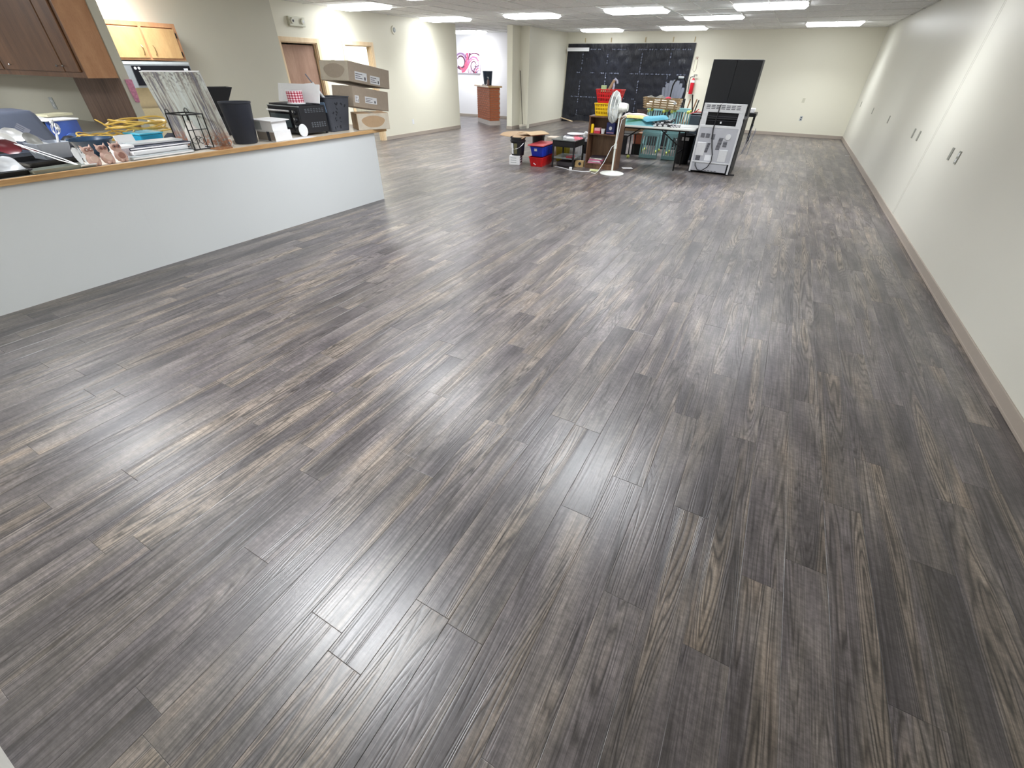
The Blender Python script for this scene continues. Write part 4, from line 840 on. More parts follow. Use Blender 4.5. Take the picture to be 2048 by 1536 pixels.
# ------------------------------------------------------------ bookcase
WAL=WOOD('walnut_laminate',(84,58,44),(132,98,74),2,6,.4,.1); WALL_=WOOD('brown_back_panel',(104,78,58),(140,110,84),2,8,.45,.1)
t=thing('bookcase','dark brown bookcase with one high shelf behind the fan','bookcase',(-3.26,9.0,0),rz=.0)
obj('side_panel',MB().box(0,.022,0,.30,0,.87),WAL,t); obj('side_panel',MB().box(.598,.62,0,.30,0,.87),WAL,t)
obj('top_panel',MB().box(-.008,.628,-.008,.305,.87,.892),WAL,t); obj('shelf',MB().box(.022,.598,.004,.28,.585,.605),WAL,t); obj('bottom_shelf',MB().box(.022,.598,.004,.28,.07,.09),WAL,t); obj('kick_board',MB().box(.022,.598,.012,.025,0,.07),WAL,t)
obj('back_panel',MB().box(.022,.598,.28,.29,.09,.87),WALL_,t)
solo('yellow_can',MB().lathe([(.001,0),(.03,0),(.03,.13),(.02,.15),(.001,.15)],n=16),YEL,'slim yellow can at left end of the bookcase shelf','can',(-3.20,9.05,.606),smooth=True)
t=thing('red_white_box','red and white small boxes stack on bookcase shelf','box',(-3.09,9.07,.606)); obj('lower_box',MB().box(-.06,.06,-.05,.05,0,.045),M('pink_red_print',(214,60,80),.5,scale=60,var=.3),t); obj('upper_box',MB().box(-.055,.055,-.05,.05,.046,.09),M('pale_red_print',(232,170,176),.5),t)
solo('white_mug',MB().lathe([(.001,0),(.03,0),(.042,.08),(.038,.08),(.027,.006),(.001,.005)],n=18),WHITEP,'white mug beside the red and white boxes','mug',(-2.98,9.05,.606),smooth=True)
t=thing('navy_tin','navy blue square tin with a round emblem on bookcase shelf','tin',(-2.83,9.08,.606)); obj('tin',MB().box(-.08,.08,-.06,.06,0,.19),M('navy_tin_paint',(40,48,104),.3),t,bev=.004); obj('emblem',MB().cyl((0,-.06,.10),(0,-.0615,.10),.03,n=16),CLABEL,t); obj('lower_band',MB().box(-.07,.07,-.0612,-.06,.02,.035),M('rose_band',(200,150,180),.5),t)
for k in range(5): solo('pink_magazine',MB().cbox((0,0,.012),(.27-.02*(k%2),.22,.020)),M('magazine_%d'%k,((232,150,180),(240,236,238),(224,120,160),(246,240,232),(60,50,60))[k],.5,scale=30,var=.15),('pink magazine at the bottom of the bookcase pile','white magazine second from bottom in the bookcase pile','deep pink magazine in the middle of the bookcase pile','cream magazine second from top in the bookcase pile','dark folder topmost in the bookcase pile')[k],'magazine',(-3.08+.012*k,9.13,.091+.024*k),rz=.1*(-1)**k)
def basket(name,label,loc,w0,d0,w1,d1,h,mat,rz,cat='basket',nx=12):
    t=thing(name,label,cat,loc,rz=rz)
    mb=MB(); R_in=lambda z,w_,d_:mb.rect(z,w_,d_,0,0,.02)
    obj('floor_tray',MB().shell(0,w0,d0,.03,w0+(w1-w0)*.1,d0+(d1-d0)*.1,.003,.02),mat,t)
    obj('rim',MB().rings([MB().rect(h-.018,w1-.004,d1-.004,0,0,.025),MB().rect(h-.014,w1+.02,d1+.02,0,0,.03),MB().rect(h,w1+.02,d1+.02,0,0,.03),MB().rect(h,w1-.008,d1-.008,0,0,.025),MB().rect(h-.018,w1-.008,d1-.008,0,0,.025)],True,(0,0)),mat,t)
    sl=MB()
    for s in (-1,1):
        for i in range(nx+1):
            f=i/nx-.5
            sl.rings([[Vector((f*w0*.94+a,s*d0/2+b,.02)) for a,b in ((-.006,-.002),(.006,-.002),(.006,.002),(-.006,.002))],[Vector((f*w1*.94+a,s*d1/2*.99+b,h-.01)) for a,b in ((-.007,-.002),(.007,-.002),(.007,.002),(-.007,.002))]])
        m_=max(5,int(nx*d1/w1))
        for i in range(m_+1):
            f=i/m_-.5
            sl.rings([[Vector((s*w0/2+b,f*d0*.94+a,.02)) for a,b in ((-.006,-.002),(.006,-.002),(.006,.002),(-.006,.002))],[Vector((s*w1/2*.99+b,f*d1*.94+a,h-.01)) for a,b in ((-.007,-.002),(.007,-.002),(.007,.002),(-.007,.002))]])
    obj('slotted_sides',sl,mat,t)
    for z in (.35,.62): 
        q=lambda z_:MB().rect(h*z_,w0+(w1-w0)*z_+.002,d0+(d1-d0)*z_+.002,0,0,.02)
        i_=MB().rect(h*z,w0+(w1-w0)*z-.006,d0+(d1-d0)*z-.006,0,0,.02); i2=MB().rect(h*z+.02,w0+(w1-w0)*z-.006,d0+(d1-d0)*z-.006,0,0,.02)
        a=q(z); b=[Vector((p.x,p.y,p.z+.02)) for p in a]; obj('side_band',MB().rings([i_,a,b,i2,i_],True,(0,0)),mat,t)
    return t
basket('yellow_basket','yellow slotted plastic basket on top of the bookcase',(-2.97,9.16,.894),.40,.24,.45,.29,.20,YEL,0)
solo('basket_liner',MB().box(-.17,.17,-.09,.09,0,.15),M('orange_yellow_contents',(214,170,20),.7,scale=30,var=.3),'mustard cloth filling the yellow basket','cloth',(-2.97,9.16,.901),bev=.02)
basket('red_basket','red slotted plastic basket stacked on the yellow one',(-2.97,9.18,1.096),.38,.24,.47,.30,.21,RED,0)
solo('red_contents',MB().box(-.16,.16,-.09,.09,0,.16),M('brownish_red_contents',(150,50,40),.7,scale=20,var=.4),'brownish red things filling the red basket','cloth',(-2.97,9.18,1.104),bev=.02)
t=thing('green_packet','pale green printed packet standing in the red basket','packet',(-3.10,9.16,1.266)); obj('packet',MB().cbox((0,0,.045),(.09,.05,.10)),M('pale_green_print',(190,214,160),.5,scale=40,var=.2),t,bev=.004)
t=thing('paper_roll','tan cardboard tube leaning out of red basket','tube',(-3.02,9.18,1.266),rot=(0,.5,0)); obj('tube',MB().cyl((0,0,0),(0,0,.20),.025,n=14),CARD,t)
t=thing('grey_cloth_tip','grey and white rag hooked over the tan cardboard tube','rag',(-2.93,9.18,1.28)); obj('rag',MB().tube([(0,0,.0),(.01,0,.08),(-.01,0,.15),(.02,0,.18),(.06,0,.15),(.07,0,.11)],.018,7),M('grey_lilac_rag',(186,186,204),.8),t,smooth=True)
# ------------------------------------------------------------ end table
t=thing('end_table','black painted end table with drawer apron and lower shelf','table',(-3.87,8.66,0),rz=.03)
TB=M('black_table_paint',(24,25,28),.4,var=.15)
obj('tabletop',MB().box(0,.50,0,.62,.478,.497),M('grey_sheen_tabletop',(120,124,124),.18),t,bev=.003); obj('apron',MB().box(.02,.48,.02,.60,.37,.477),TB,t); obj('lower_shelf',MB().box(.03,.47,.03,.59,.165,.183),M('grey_sheen_shelf',(110,116,114),.25),t)
for x in (.035,.465):
    for y in (.035,.585): obj('leg',MB().lathe([(.014,0),(.018,.02),(.015,.05),(.022,.16),(.022,.19),(.015,.22),(.02,.30),(.024,.37)],(x,y,0),12,caps=(1,1)),TB,t,smooth=True)
obj('drawer_front',MB().box(.06,.44,.012,.02,.385,.465),TB,t,bev=.003)
k=0
for (x,y,z,w_,d_,h_,m_,lab,cat) in ((-3.62,9.02,.498,.26,.20,.03,PAPER,'white folded cloth lying on the black end table','cloth'),(-3.55,8.86,.498,.16,.11,.025,PAPER,'small white pack at front of the black end table','pack'),):
    solo('white_pack',MB().box(-w_/2,w_/2,-d_/2,d_/2,0,h_),m_,lab,cat,(x,y,z),rz=.2,bev=.006)
solo('white_platter',MB().lathe([(.001,.008),(.10,.006),(.17,.03),(.18,.034),(.18,.038),(.10,.014),(.001,.014)],n=32),WHITEP,'oval white platter on pile at the back of end table','platter',(-3.55,9.12,.53),smooth=True)
solo('pink_glove',MB().surf(lumpy(.17,.20,.06,9,5,.4),10,10,.004),M('salmon_pink_cloth',(238,130,146),.7),'salmon pink cloth on the right side of end table','cloth',(-3.44,8.95,.5),smooth=True)
t=thing('scissors','grey pliers lying on the white packs','pliers',(-3.60,8.98,.536),rz=.6); obj('jaw',MB().cbox((.0,0,.006),(.2,.014,.01)),DUST,t); obj('grip',MB().cbox((-.05,.02,.006),(.12,.014,.01),rz=-.3),DUST,t)
solo('red_magazine',MB().cbox((0,0,.012),(.16,.22,.024)),M('dark_red_print',(150,40,50),.5,scale=40,var=.4),'red magazine on the lower shelf of end table','magazine',(-3.52,8.85,.184),rz=.3)
solo('grey_folded_blanket',MB().box(-.17,.15,-.14,.16,0,.09),M('grey_brown_blanket',(96,92,98),.9,bump=.5),'grey folded blanket on floor beneath the end table','blanket',(-3.64,9.0,0),bev=.02)
t=thing('white_heater','white ribbed panel box behind the end table','heater',(-3.80,9.62,0),rz=.05); obj('case',MB().box(-.20,.32,0,.16,.0,.43),M('ribbed_white',(214,214,222),.5),t,bev=.01)
for i in range(9): obj('rib',MB().box(-.17+.054*i,-.155+.054*i,-.006,0,.04,.39),WHITEP,t)
solo('black_slat_panel',MB().box(0,.10,0,.03,0,.22),BLACKP,'black slotted block hanging on the white ribbed box','block',(-3.53,9.575,.16))
solo('white_ball_lamp',MB().ball((0,0,.06),.06,16),WHITEP,'white round globe on top of the white ribbed box','globe',(-3.56,9.72,.43),smooth=True)
t=thing('wooden_basket','small tan box with a hole beside the bookcase foot','box',(-3.40,9.04,0),rz=.1); obj('box',MB().box(-.07,.10,-.05,.05,0,.11),M('tan_wicker',(204,172,120),.7,scale=60,var=.3),t); obj('hole',MB().cyl((.03,-.052,.06),(.03,-.049,.06),.03,n=14),INK,t)
# ------------------------------------------------------------ crates
def crate(label,x,y,z,mat,rz,w_=.30,d_=.62,h=.175,group=None,name='storage_crate'):
    t=thing(name,label,'crate',(x,y,z),rz=rz)
    obj('tub',MB().shell(0,w_-.06,d_-.08,h-.012,w_,d_,.004,.03,(w_/2,d_/2),rim=.010),mat,t,smooth=False)
    rb=MB()
    for i in range(4): f=.16+.23*i; rb.rings([[Vector((w_*f+a,.04+b,.012)) for a,b in ((-.008,-.006),(.008,-.006),(.008,.002),(-.008,.002))],[Vector((w_*f+a,.0+b,h-.02)) for a,b in ((-.008,-.006),(.008,-.006),(.008,.002),(-.008,.002))]])
    for i in range(6): f=.1+.16*i; rb.rings([[Vector((w_-.03+b,d_*f+a,.012)) for a,b in ((-.008,-.002),(.008,-.002),(.008,.006),(-.008,.006))],[Vector((w_+b,d_*f+a,h-.02)) for a,b in ((-.008,-.002),(.008,-.002),(.008,.006),(-.008,.006))]])
    obj('ribs',rb,mat,t); obj('end_handle',MB().box(-.035,.0,d_*.3,d_*.7,h-.03,h-.012),mat,t,bev=.004)
    return t
c1=crate('red plastic crate at the bottom of the pair beside end table',-4.28,8.50,0,RED,.05)
obj('white_mark',MB().cbox((.13,.018,.05),(.06,.006,.012),ry=.5,rx=.2),WHITEP,c1)
c2=crate('blue plastic crate with white sticker on top of the red crate',-4.28,8.54,.178,BLUE,.05)
obj('sticker',MB().cbox((.13,.0,.12),(.055,.008,.045),rx=.25),CLABEL,c2)
solo('red_crate_lid',MB().box(0,.34,0,.68,0,.022),M('faded_red_lid',(196,78,84),.4),'faded red flat lid covering the blue crate','lid',(-4.31,8.50,.363),rz=.05,bev=.006)
crate('yellow-green crate behind the left legs of the end table',-4.06,9.30,.0,M('olive_yellow_plastic',(186,174,48),.45),.05,.24,.28,.30)
t=thing('lettered_box','small white box with printed lettering under the black bucket','box',(-4.70,8.46,0),rz=.25)
obj('box',MB().box(0,.22,0,.24,.0,.165),PAPER,t,bev=.003)
for q in range(3): obj('print_line',MB().box(.03,.15,-.001,0,.04+.04*q,.05+.04*q),GREYL,t); obj('side_print',MB().box(.22,.2215,.04,.2,.035+.045*q,.055+.045*q),INK,t)
t=thing('black_bucket','black bucket with wire handle standing on the small white box','bucket',(-4.59,8.62,.167))
obj('bucket',MB().lathe([(.001,0),(.125,0),(.148,.30),(.155,.30),(.155,.325),(.145,.325),(.12,.005),(.001,.004)],n=32),BLACKP,t,smooth=True); obj('band',MB().lathe([(.146,.24),(.158,.245),(.158,.262),(.148,.265)],n=32),BLACKP,t)
obj('label',MB().surf(lambda u,v:((.130+.0225*(.04+.2*v)/.3+.002)*math.cos(-2.2+.45*u),(.130+.0225*(.04+.2*v)/.3+.002)*math.sin(-2.2+.45*u),.03+.19*v),4,1),CLABEL,t)
obj('print_block',MB().surf(lambda u,v:((.130+.0225*(.04+.2*v)/.3+.002)*math.cos(-1.65+.45*u),(.130+.0225*(.04+.2*v)/.3+.002)*math.sin(-1.65+.45*u),.03+.19*v),4,1),M('gold_print',(120,116,84),.5,scale=50,var=.5),t)
obj('wire_handle',MB().tube([(.15*math.cos(a),.15*math.sin(a)*1.0-.02*abs(math.sin(a)),.25-.13*abs(math.sin(a))) for a in [PI+PI*i/12 for i in range(13)]],.004,5),SILVER,t)
t=thing('black_bucket','second black bucket behind, under the right end of flat cardboard','bucket',(-4.46,9.30,.0))
obj('bucket',MB().lathe([(.001,0),(.11,0),(.13,.44),(.14,.44),(.14,.47),(.125,.47),(.125,.005),(.001,.004)],n=28),BLACKP,t,smooth=True)
t=thing('flat_cardboard','flat folded tan cardboard lying across the black buckets','cardboard',(-4.64,8.98,.505),rz=-.38)
obj('sheet',MB().surf(lambda u,v:((u-.5)*.72,(v-.5)*.72,.006+.015*math.sin(5*u+1)*math.sin(4*v)-.05*max(0,.12-v)*6*(1 if v<.12 else 0)),14,14,.008),CARD,t)
obj('folded_flap',MB().surf(lambda u,v:(.05+(u)*.42,.02+(v-.5)*.5,.03+.03*math.sin(PI*u)),8,6,.006),M('pale_cardboard',(208,180,142),.75),t)
solo('beige_box',MB().box(0,.32,0,.25,0,.40),M('beige_board',(206,192,176),.7),'beige cardboard box standing behind the crates','box',(-4.42,9.62,0),rz=.1,bev=.004)
# broom
t=thing('broom','long-handled broom leaning on partition wall','broom',(-7.38,14.16,0)); obj('handle',MB().cyl((0,0,.10),(-.19,.12,1.52),.012,n=8),M('weathered_broom_stick',(88,80,70),.6),t)
obj('head',MB().cbox((0,0,.10),(.09,.24,.05),rz=-.2),M('pale_broom_block',(214,206,190),.6),t); obj('bristles',MB().cbox((0,0,.04),(.075,.22,.08),rz=-.2),M('grey_bristle',(170,166,156),.9,bump=1,scale=120),t)
# ------------------------------------------------------------ folding table and what lies on it
TW=M('white_table_plastic',(228,230,226),.4,var=.03)
t=thing('folding_table','white plastic folding table with black folding legs','table',(-2.30,10.0,0))
obj('tabletop',MB().rings([MB().rect(.690,1.78,.80,0,0,.06),MB().rect(.70,1.80,.82,0,0,.07),MB().rect(.72,1.80,.82,0,0,.07),MB().rect(.725,1.785,.805,0,0,.065)]),TW,t)
for sx in (-1,1):
    for sy in (-1,1): obj('leg',MB().tube([(sx*.62,sy*.31,.69),(sx*.65,sy*.33,.30),(sx*.655,sy*.34,.0)],.014,8),BLACKM,t)
    obj('cross_bar',MB().cyl((sx*.65,-.33,.30),(sx*.65,.33,.30),.011,n=8),BLACKM,t); obj('brace',MB().cyl((sx*.64,0,.36),(sx*.15,0,.68),.011,n=8),BLACKM,t); obj('top_bar',MB().cyl((sx*.62,-.31,.675),(sx*.62,.31,.675),.012,n=8),BLACKM,t)
    obj('frame_rail',MB().box(-.8,.8,sx*.33-.01,sx*.33+.01,.665,.69),BLACKM,t)
ZT=.727
solo('blue_blanket',MB().surf(lumpy(.98,.62,.11,31,8,.45),26,20,.004),M('pale_cyan_cloth',(150,214,224),.85,var=.08),'pale cyan blanket heaped over the left half of folding table','blanket',(-2.64,10.12,ZT),smooth=True)
solo('blue_blanket',MB().surf(lumpy(.46,.30,.05,8,3,.2),16,12,.005),M('turquoise_cloth',(112,190,214),.85),'turquoise folded corner of cloth pointing to the table middle','cloth',(-2.20,9.98,ZT+.115),rot=(.12,-.1,.5),smooth=True)
solo('yellow_cloth',MB().surf(lumpy(.42,.26,.05,12,4,.3),14,10,.005),M('lemon_cloth',(240,232,150),.85),'lemon yellow cloth lying on the cyan blanket','cloth',(-2.62,10.02,ZT+.11),rz=-.1,smooth=True)
solo('pink_sheet',MB().surf(lumpy(.50,.26,.09,17,5,.4),14,10,.005),M('pale_pink_cloth',(222,208,210),.85),'pale pink sheet bunched behind the yellow cloth','cloth',(-2.66,10.32,ZT+.105),smooth=True)
solo('teal_bag_end',MB().surf(lumpy(.20,.28,.16,19,4,.4),12,12,.005),M('aqua_cloth',(170,222,222),.85),'aqua bundle at the left end of folding table beside the fan','cloth',(-3.03,10.05,ZT),smooth=True)
bw=[(20,22,26),(236,236,238)]
for k,(x,y,z,w_,d_,h_,c,rz,lab) in enumerate(((-2.08,10.05,0,.34,.30,.03,0,.1,'black case at the bottom of the pile in the table middle'),(-2.06,10.03,.031,.30,.22,.012,1,.3,'white patterned leaflet on the black case, table middle'),(-2.10,10.08,.045,.28,.26,.03,0,-.2,'black cased box in the middle of the table pile'),(-2.05,10.10,.077,.20,.16,.012,1,.5,'small white card topmost of the table pile'),(-1.82,9.98,0,.18,.22,.012,0,.4,'dark open magazine right of the pile on the table'),(-1.86,10.14,0,.22,.16,.03,1,-.3,'crumpled white paper right of the pile on the table'))):
    t=thing('media_case' if c==0 else 'leaflet',lab,'case' if c==0 else 'paper',(x,y,ZT+z),rz=rz)
    obj('cover',MB().box(-w_/2,w_/2,-d_/2,d_/2,0,h_),BLACKP if c==0 else PAPER,t,bev=.002)
    for q in range(3): obj('print_mark',MB().box(-w_*.42+q*w_*.3,-w_*.42+q*w_*.3+w_*.2,-d_/2-.0012,-d_/2+.0,h_*.15,h_*.85),(PAPER if c==0 else INK),t); obj('top_mark',MB().box(-w_*.40+q*w_*.28,-w_*.25+q*w_*.28,-d_*.3,d_*.3*(1 if q%2 else .3),h_,h_+.001),(PAPER if c==0 else INK),t)
t=thing('cable_bundle','black tangled cable bundle on top of the table pile','cable',(-2.02,10.22,ZT+.01)); obj('coil',MB().tube([(.13*math.cos(a)*(1+.2*math.sin(2.7*a)),.09*math.sin(a)*(1+.2*math.cos(1.9*a)),.07+.03*math.sin(3.1*a)) for a in [i*.35 for i in range(70)]],.008,5),BLACKP,t)
t=thing('glass_ornament','bluish clear glass pieces behind the table pile','ornament',(-2.05,10.42,ZT)); 
for k in range(4): obj('glass_piece',MB().lathe([(.001,0),(.03,0),(.035,.05),(.02,.09+.02*k),(.024,.11+.02*k),(.001,.11+.02*k)],(.06*k-.1,.02*(-1)**k,0),14),M('icy_glass',(190,220,226),.1) if k==0 else bpy.data.materials['icy_glass'],t,smooth=True)
solo('brown_pot',MB().lathe([(.001,0),(.07,0),(.10,.12),(.105,.19),(.112,.195),(.112,.21),(.098,.21),(.09,.12),(.06,.012),(.001,.01)],n=28),M('dark_brown_pot',(64,44,38),.4),'dark brown flower pot at the back left of folding table','pot',(-2.62,10.56,ZT),smooth=True)
solo('white_paper_sheet',MB().cbox((0,0,.002),(.18,.12,.003)),PAPER,'white paper near the right end of folding table','paper',(-1.62,10.10,ZT),rz=.3)
for o in list(COL.objects):
    if o.parent is None and o.get('category') and o.name.split('.')[0] in ('blue_blanket','yellow_cloth','pink_sheet','teal_bag_end','media_case','leaflet','cable_bundle','glass_ornament','brown_pot','white_paper_sheet'): o.location.y-=.2
# ------------------------------------------------------------ teal slatted chairs with tennis balls on their feet
def teal_chair(label):
    t=thing('teal_chair',label,'chair')
    t['group']='teal slatted chairs around the folding table'
    w_=.185
    obj('seat',MB().box(-w_,w_,-.0,.36,.42,.445),TEAL,t,bev=.004)
    for s in (-1,1):
        obj('back_post',MB().box(s*w_-.014,s*w_+.014,-.014,.014,.42,.92),TEAL,t,bev=.003)
    obj('top_rail',MB().box(-w_-.014,w_+.014,-.016,.016,.855,.93),TEAL,t,bev=.005); obj('lower_rail',MB().box(-w_,w_,-.012,.012,.455,.50),TEAL,t)
    for k in range(6): x=-.13+.052*k; obj('slat',MB().box(x-.010,x+.010,-.006,.006,.50,.856),TEAL,t)
    obj('apron',MB().box(-w_+.01,w_-.01,.01,.03,.36,.42).box(-w_+.01,w_-.01,.32,.34,.36,.42).box(-w_+.01,-w_+.03,.03,.32,.36,.42).box(w_-.03,w_-.01,.03,.32,.36,.42),TEAL,t)
    for s in (-1,1):
        for y in (.015,.335):
            l=obj('leg',MB().box(s*.165-.015,s*.165+.015,y-.015,y+.015,.03,.42),TEAL,t,bev=.003)
            obj('tennis_ball',MB().ball((s*.165,y,.034),.034,12),BALLG,l,smooth=True)
    return t
tc=teal_chair('teal slatted chair turned upside down, left one under the table')
tc.location=(-2.455,10.83,.932); tc.rotation_euler=(PI,0,0); tc.rotation_euler=(0,PI,0)
dup(tc,(-1.965,10.86,.932),rot=(0,PI,0),label='teal slatted chair turned upside down, right one under the table')
dup(tc,(-2.64,11.62,0),rot=(0,0,0),label='upright teal chair half hidden behind the wooden lath basket')
dup(tc,(-2.04,11.55,0),rot=(0,0,0),label='upright teal chair behind the table, just left of the grey file box')
# lath basket resting on the upturned legs
LATH=M('weathered_lath',(172,146,110),.7,bump=.2,scale=40,var=.25)
t=thing('lath_basket','long basket of woven wooden laths resting on upturned chairs','basket',(-2.40,11.02,.938),rot=(0,.03,0))
for z in (.012,.052,.092,.132,.172):
    f=.88+.08*z/.2
    for s in (-1,1): obj('long_lath',MB().box(-.40*f,.40*f,s*.17*f-.004,s*.17*f+.004,z-.012,z+.012),LATH,t); obj('end_lath',MB().box(s*.40*f-.004,s*.40*f+.004,-.17*f,.17*f,z-.012,z+.012),LATH,t)
for x in (-.30,-.15,0,.15,.30):
    for s in (-1,1): obj('upright_lath',MB().box(x-.016,x+.016,s*.165-.004,s*.165+.004,0,.19),LATH,t)
obj('base_board',MB().box(-.35,.35,-.15,.15,-.004,.0),LATH,t)
solo('basket_lining',MB().surf(lumpy(.66,.28,.17,41,6,.15),18,12,.01),M('ivory_cloth',(232,228,214),.9),'ivory cloth bulging out of the wooden lath basket','cloth',(-2.40,11.02,.945),smooth=True)
solo('knitted_hat',MB().ball((0,0,0),.06,12,.5),M('crimson_cloth',(170,30,56),.8),'crimson cap lying on the ivory cloth in lath basket','cap',(-2.28,10.98,1.12),smooth=True)
solo('grey_plush_row',MB().surf(lumpy(.55,.10,.07,43,14,.6),24,6,.01),M('grey_green_knit',(112,110,104),.9,bump=.6,scale=60,var=.3),'grey knitted strip along the back of the lath basket','cloth',(-2.52,11.11,1.10),smooth=True)
solo('white_tag',MB().cyl((0,0,0),(0,-.006,0),.03,n=14),WHITEP,'round white tag on the right end of lath basket','tag',(-2.10,10.855,1.05))
# grey adirondack chair standing high behind
t=thing('plastic_chair','grey plastic chair with fan-shaped slatted back standing on black trunk','chair',(-2.72,13.42,.42),rz=.12)
AG=M('grey_resin',(84,87,97),.55)
for k in range(7):
    a=(k-3)*.06; L=.62-.018*abs(k-3)**2
    x0=.062*(k-3); obj('back_slat',MB().rings([[Vector((x0+dx,-.0+dy,.36)) for dx,dy in ((-.028,-.008),(.028,-.008),(.028,.008),(-.028,.008))],[Vector((x0+math.sin(a)*L*.55+dx,.12+dy,.36+L*.92)) for dx,dy in ((-.0405,-.008),(.0405,-.008),(.0405,.008),(-.0405,.008))],[Vector((x0+math.sin(a)*L*.6+dx,.13+dy,.36+L)) for dx,dy in ((-.030,-.008),(.030,-.008),(.030,.008),(-.030,.008))]]),AG,t)
for s in (-1,1):
    obj('arm',MB().box(s*.30-.04,s*.30+.04,-.45,.06,.52,.545),AG,t,bev=.01)
    for y in (-.42,.0): obj('leg',MB().box(s*.28-.03,s*.28+.03,y-.03,y+.03,0,.52),AG,t,bev=.006)
for k in range(5): obj('seat_slat',MB().cbox((0,-.42+.095*k,.37-.012*k),(.50,.08,.018)),AG,t)
obj('back_rail',MB().box(-.26,.26,.0,.03,.40,.46),AG,t)
solo('footlocker',MB().box(-.40,.40,-.55,.25,0,.415),BLACKF,'low black trunk carrying the grey plastic chair','trunk',(-2.72,13.42,0),bev=.01)
# hand truck
t=thing('hand_truck','black hand truck handle with pale grip behind the lath basket','hand truck',(-2.42,12.62,0),rot=(0,0,.2))
for s in (-1,1): obj('frame_tube',MB().tube([(s*.16,0,.05),(s*.16,.03,1.15),(s*.15,.02,1.30)],.015,8),BLACKM,t,smooth=True)
obj('handle_loop',MB().tube([(-.15,.02,1.30),(-.12,-.02,1.38),(-.06,-.08,1.46),(.06,-.08,1.46),(.12,-.02,1.38),(.15,.02,1.30)],.017,8),BLACKM,t,smooth=True); obj('pale_grip',MB().cyl((-.06,-.08,1.46),(.06,-.08,1.46),.021,n=10),GREYL,t)
for z in (.35,.70,1.05): obj('cross_tube',MB().cyl((-.16,.02,z),(.16,.02,z),.012,n=8),BLACKM,t)
obj('toe_plate',MB().box(-.20,.20,-.22,0,0,.012),BLACKM,t)
for s in (-1,1): obj('wheel',MB().cyl((s*.19,.08,.11),(s*.24,.08,.11),.11,n=20),BLACKP,t)
# grey file box with upturned black chair legs
t=thing('file_box','grey-blue metal file box between the teal chair and the range','box',(-1.66,11.25,0))
obj('case',MB().box(-.115,.15,-.16,.22,0,.84),M('grey_blue_metal',(92,102,114),.45,.2),t,bev=.005); obj('drawer_line',MB().box(-.11,.145,-.164,-.16,.55,.556),INK,t)
t=thing('upturned_chair','black metal chair turned upside down on the grey file box','chair',(-1.655,11.28,.842))
obj('seat',MB().box(-.13,.15,-.14,.16,0,.03),BLACKP,t,bev=.01)
for k,(x0,y0,x1,y1,L) in enumerate(((-.11,-.12,-.17,-.2,.33),(.13,-.12,.18,-.2,.36),(-.11,.14,-.08,.2,.22),(.13,.14,.10,.2,.36))):
    l=obj('leg',MB().cyl((x0,y0,.03),(x1,y1,.03+L),.012,n=8),BLACKM,t)
obj('red_bracket',MB().tube([(-.14,-.17,.02),(-.05,-.18,.05),(.0,-.18,.06),(.12,-.17,.06)],.009,6).tube([(-.05,-.18,.05),(.02,-.18,.11)],.009,6),RED,t)
for (x,y,z,l) in ((-1.90,11.0,1.00,'tennis ball on a chair foot, just right of the lath basket'),(-1.76,10.99,.895,'tennis ball lying beside the red bracket by the range')): pass
t=thing('brown_chair_legs','pair of brown slanting chair legs poking up behind the teal chair','chair',(-1.96,12.15,0)); 
obj('seat',MB().box(-.18,.16,-.16,.16,.60,.64),OAKD,t)
for x0,x1 in ((-.12,-.04),(.0,.10),(-.16,-.16)): obj('leg',MB().cyl((x0,-.1,.64),(x1,-.14,1.08),.014,n=8),OAKD if x1>-.1 else BLACKM,t)
obj('stand',MB().box(-.15,.13,-.13,.13,0,.60),BLACKF,t)
# things under the table
solo('black_rubbish_bin',MB().lathe([(.001,0),(.14,0),(.17,.52),(.18,.54),(.16,.54),(.13,.01),(.001,.01)],n=28),BLACKP,'tall black bin under the right end of the table by the range','bin',(-1.685,10.62,0),smooth=True)
solo('paper_tag',MB().cbox((0,0,0),(.14,.004,.06)),PAPER,'white label card stuck on the tall black bin','label',(-1.665,10.445,.47),rot=(-.05,0,0))
t=thing('black_chair','black metal chair with tennis ball feet left under the table','chair',(-3.02,10.80,0))
obj('seat',MB().box(-.20,.20,-.20,.20,.45,.475),BLACKP,t,bev=.01); obj('seat_edge',MB().box(-.19,.19,-.206,-.2,.452,.462),GREYL,t); obj('side_frame',MB().tube([(-.18,.18,.45),(-.19,.18,.02),(-.1,.18,.015),(.1,.18,.015),(.19,.18,.02),(.18,.18,.45)],.012,6),BLACKM,t)
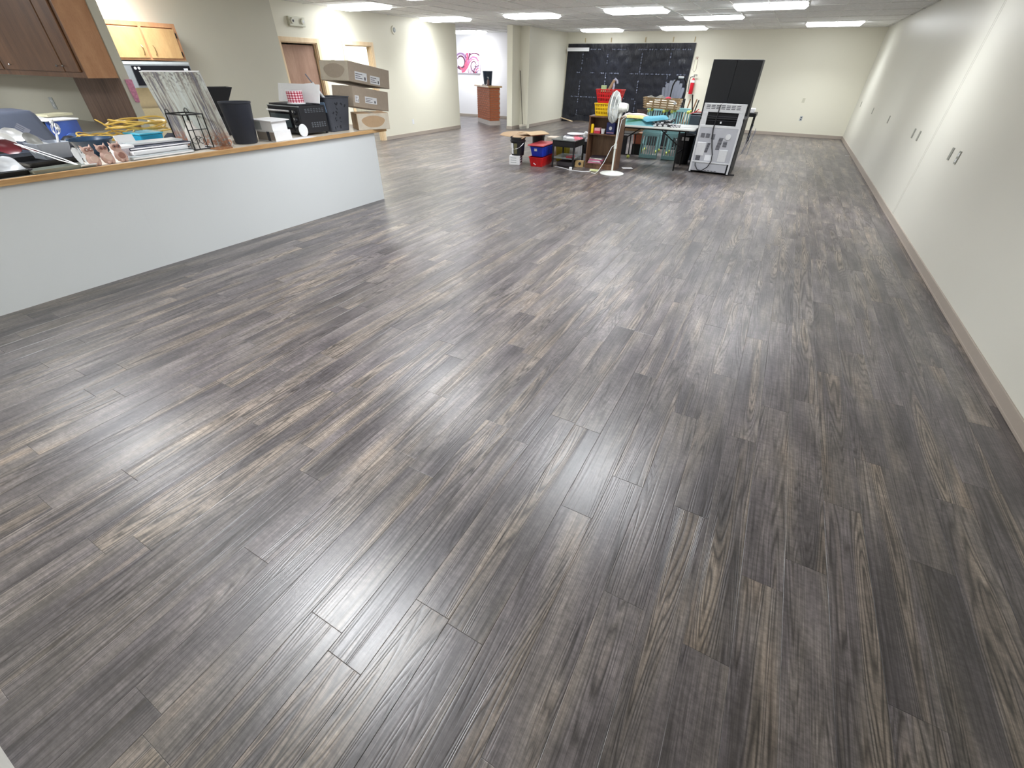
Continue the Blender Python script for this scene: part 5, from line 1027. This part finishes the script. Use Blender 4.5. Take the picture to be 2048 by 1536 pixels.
for s in (-1,1):
    l=obj('leg',MB().cyl((s*.17,-.18,.45),(s*.18,-.19,.03),.013,n=8),BLACKM,t); obj('tennis_ball',MB().ball((s*.18,-.19,.036),.036,12),BALLG,l,smooth=True)
obj('black_panel',MB().box(-.16,.10,-.17,-.15,.06,.43),BLACKF,t)
solo('wooden_tray',MB().box(-.28,.28,-.15,.15,0,.09),M('pale_wood_tray',(166,134,98),.6,bump=.2,scale=30,var=.15),'pale wooden tray on the black chair under the table','tray',(-2.94,10.80,.52),bev=.004)
solo('white_book',MB().box(-.16,.2,-.12,.12,0,.04),PAPER,'white book under the pale wooden tray','book',(-2.95,10.80,.477))
t=thing('terracotta_box','terracotta-coloured storage pot behind the left teal chair','pot',(-2.83,11.25,0)); obj('stand',MB().box(-.10,.10,-.10,.10,0,.22),DARK,t); obj('pot',MB().shell(.22,.17,.17,.40,.21,.21,.008,.02),M('terracotta',(190,108,84),.7),t); obj('dark_lid',MB().box(-.105,.105,-.105,.105,.402,.44),OAKD,t)
solo('flat_paper',MB().cbox((0,0,.002),(.20,.14,.003)),PAPER,'white paper on the floor right of the bookcase','paper',(-2.50,9.42,0),rz=.5)
# table behind the range, near back wall
t=thing('black_side_table','black table with thin legs near the back wall, right of range','table',(-1.12,14.98,0))
obj('top',MB().box(-.45,.42,-.25,.35,.62,.70),BLACKM,t,bev=.004)
for x in (-.42,.38):
    for y in (-.22,.32): obj('leg',MB().box(x-.015,x+.015,y-.015,y+.015,0,.62),BLACKM,t)
solo('white_cloth_pile',MB().box(-.12,.28,-.15,.15,0,.10),PAPER,'white folded pile on the black table near back wall','cloth',(-1.05,15.0,.701),bev=.02)
t=thing('wire_stand','thin grey wire stand between range and black side table','stand',(-.62,12.6,0))
for k,(a,b) in enumerate((((-.05,0,.0),(.03,0,.62)),((.08,0,0),(.10,0,.55)),((-.05,0,.02),(.12,0,.5)))): obj('wire',MB().cyl(a,b,.006,n=6),DUST,t)
solo('floor_scrap',MB().cbox((0,0,.001),(.10,.02,.002)),PAPER,'white scrap of paper on floor at the right baseboard','scrap',(1.58,13.9,0),rz=.2)
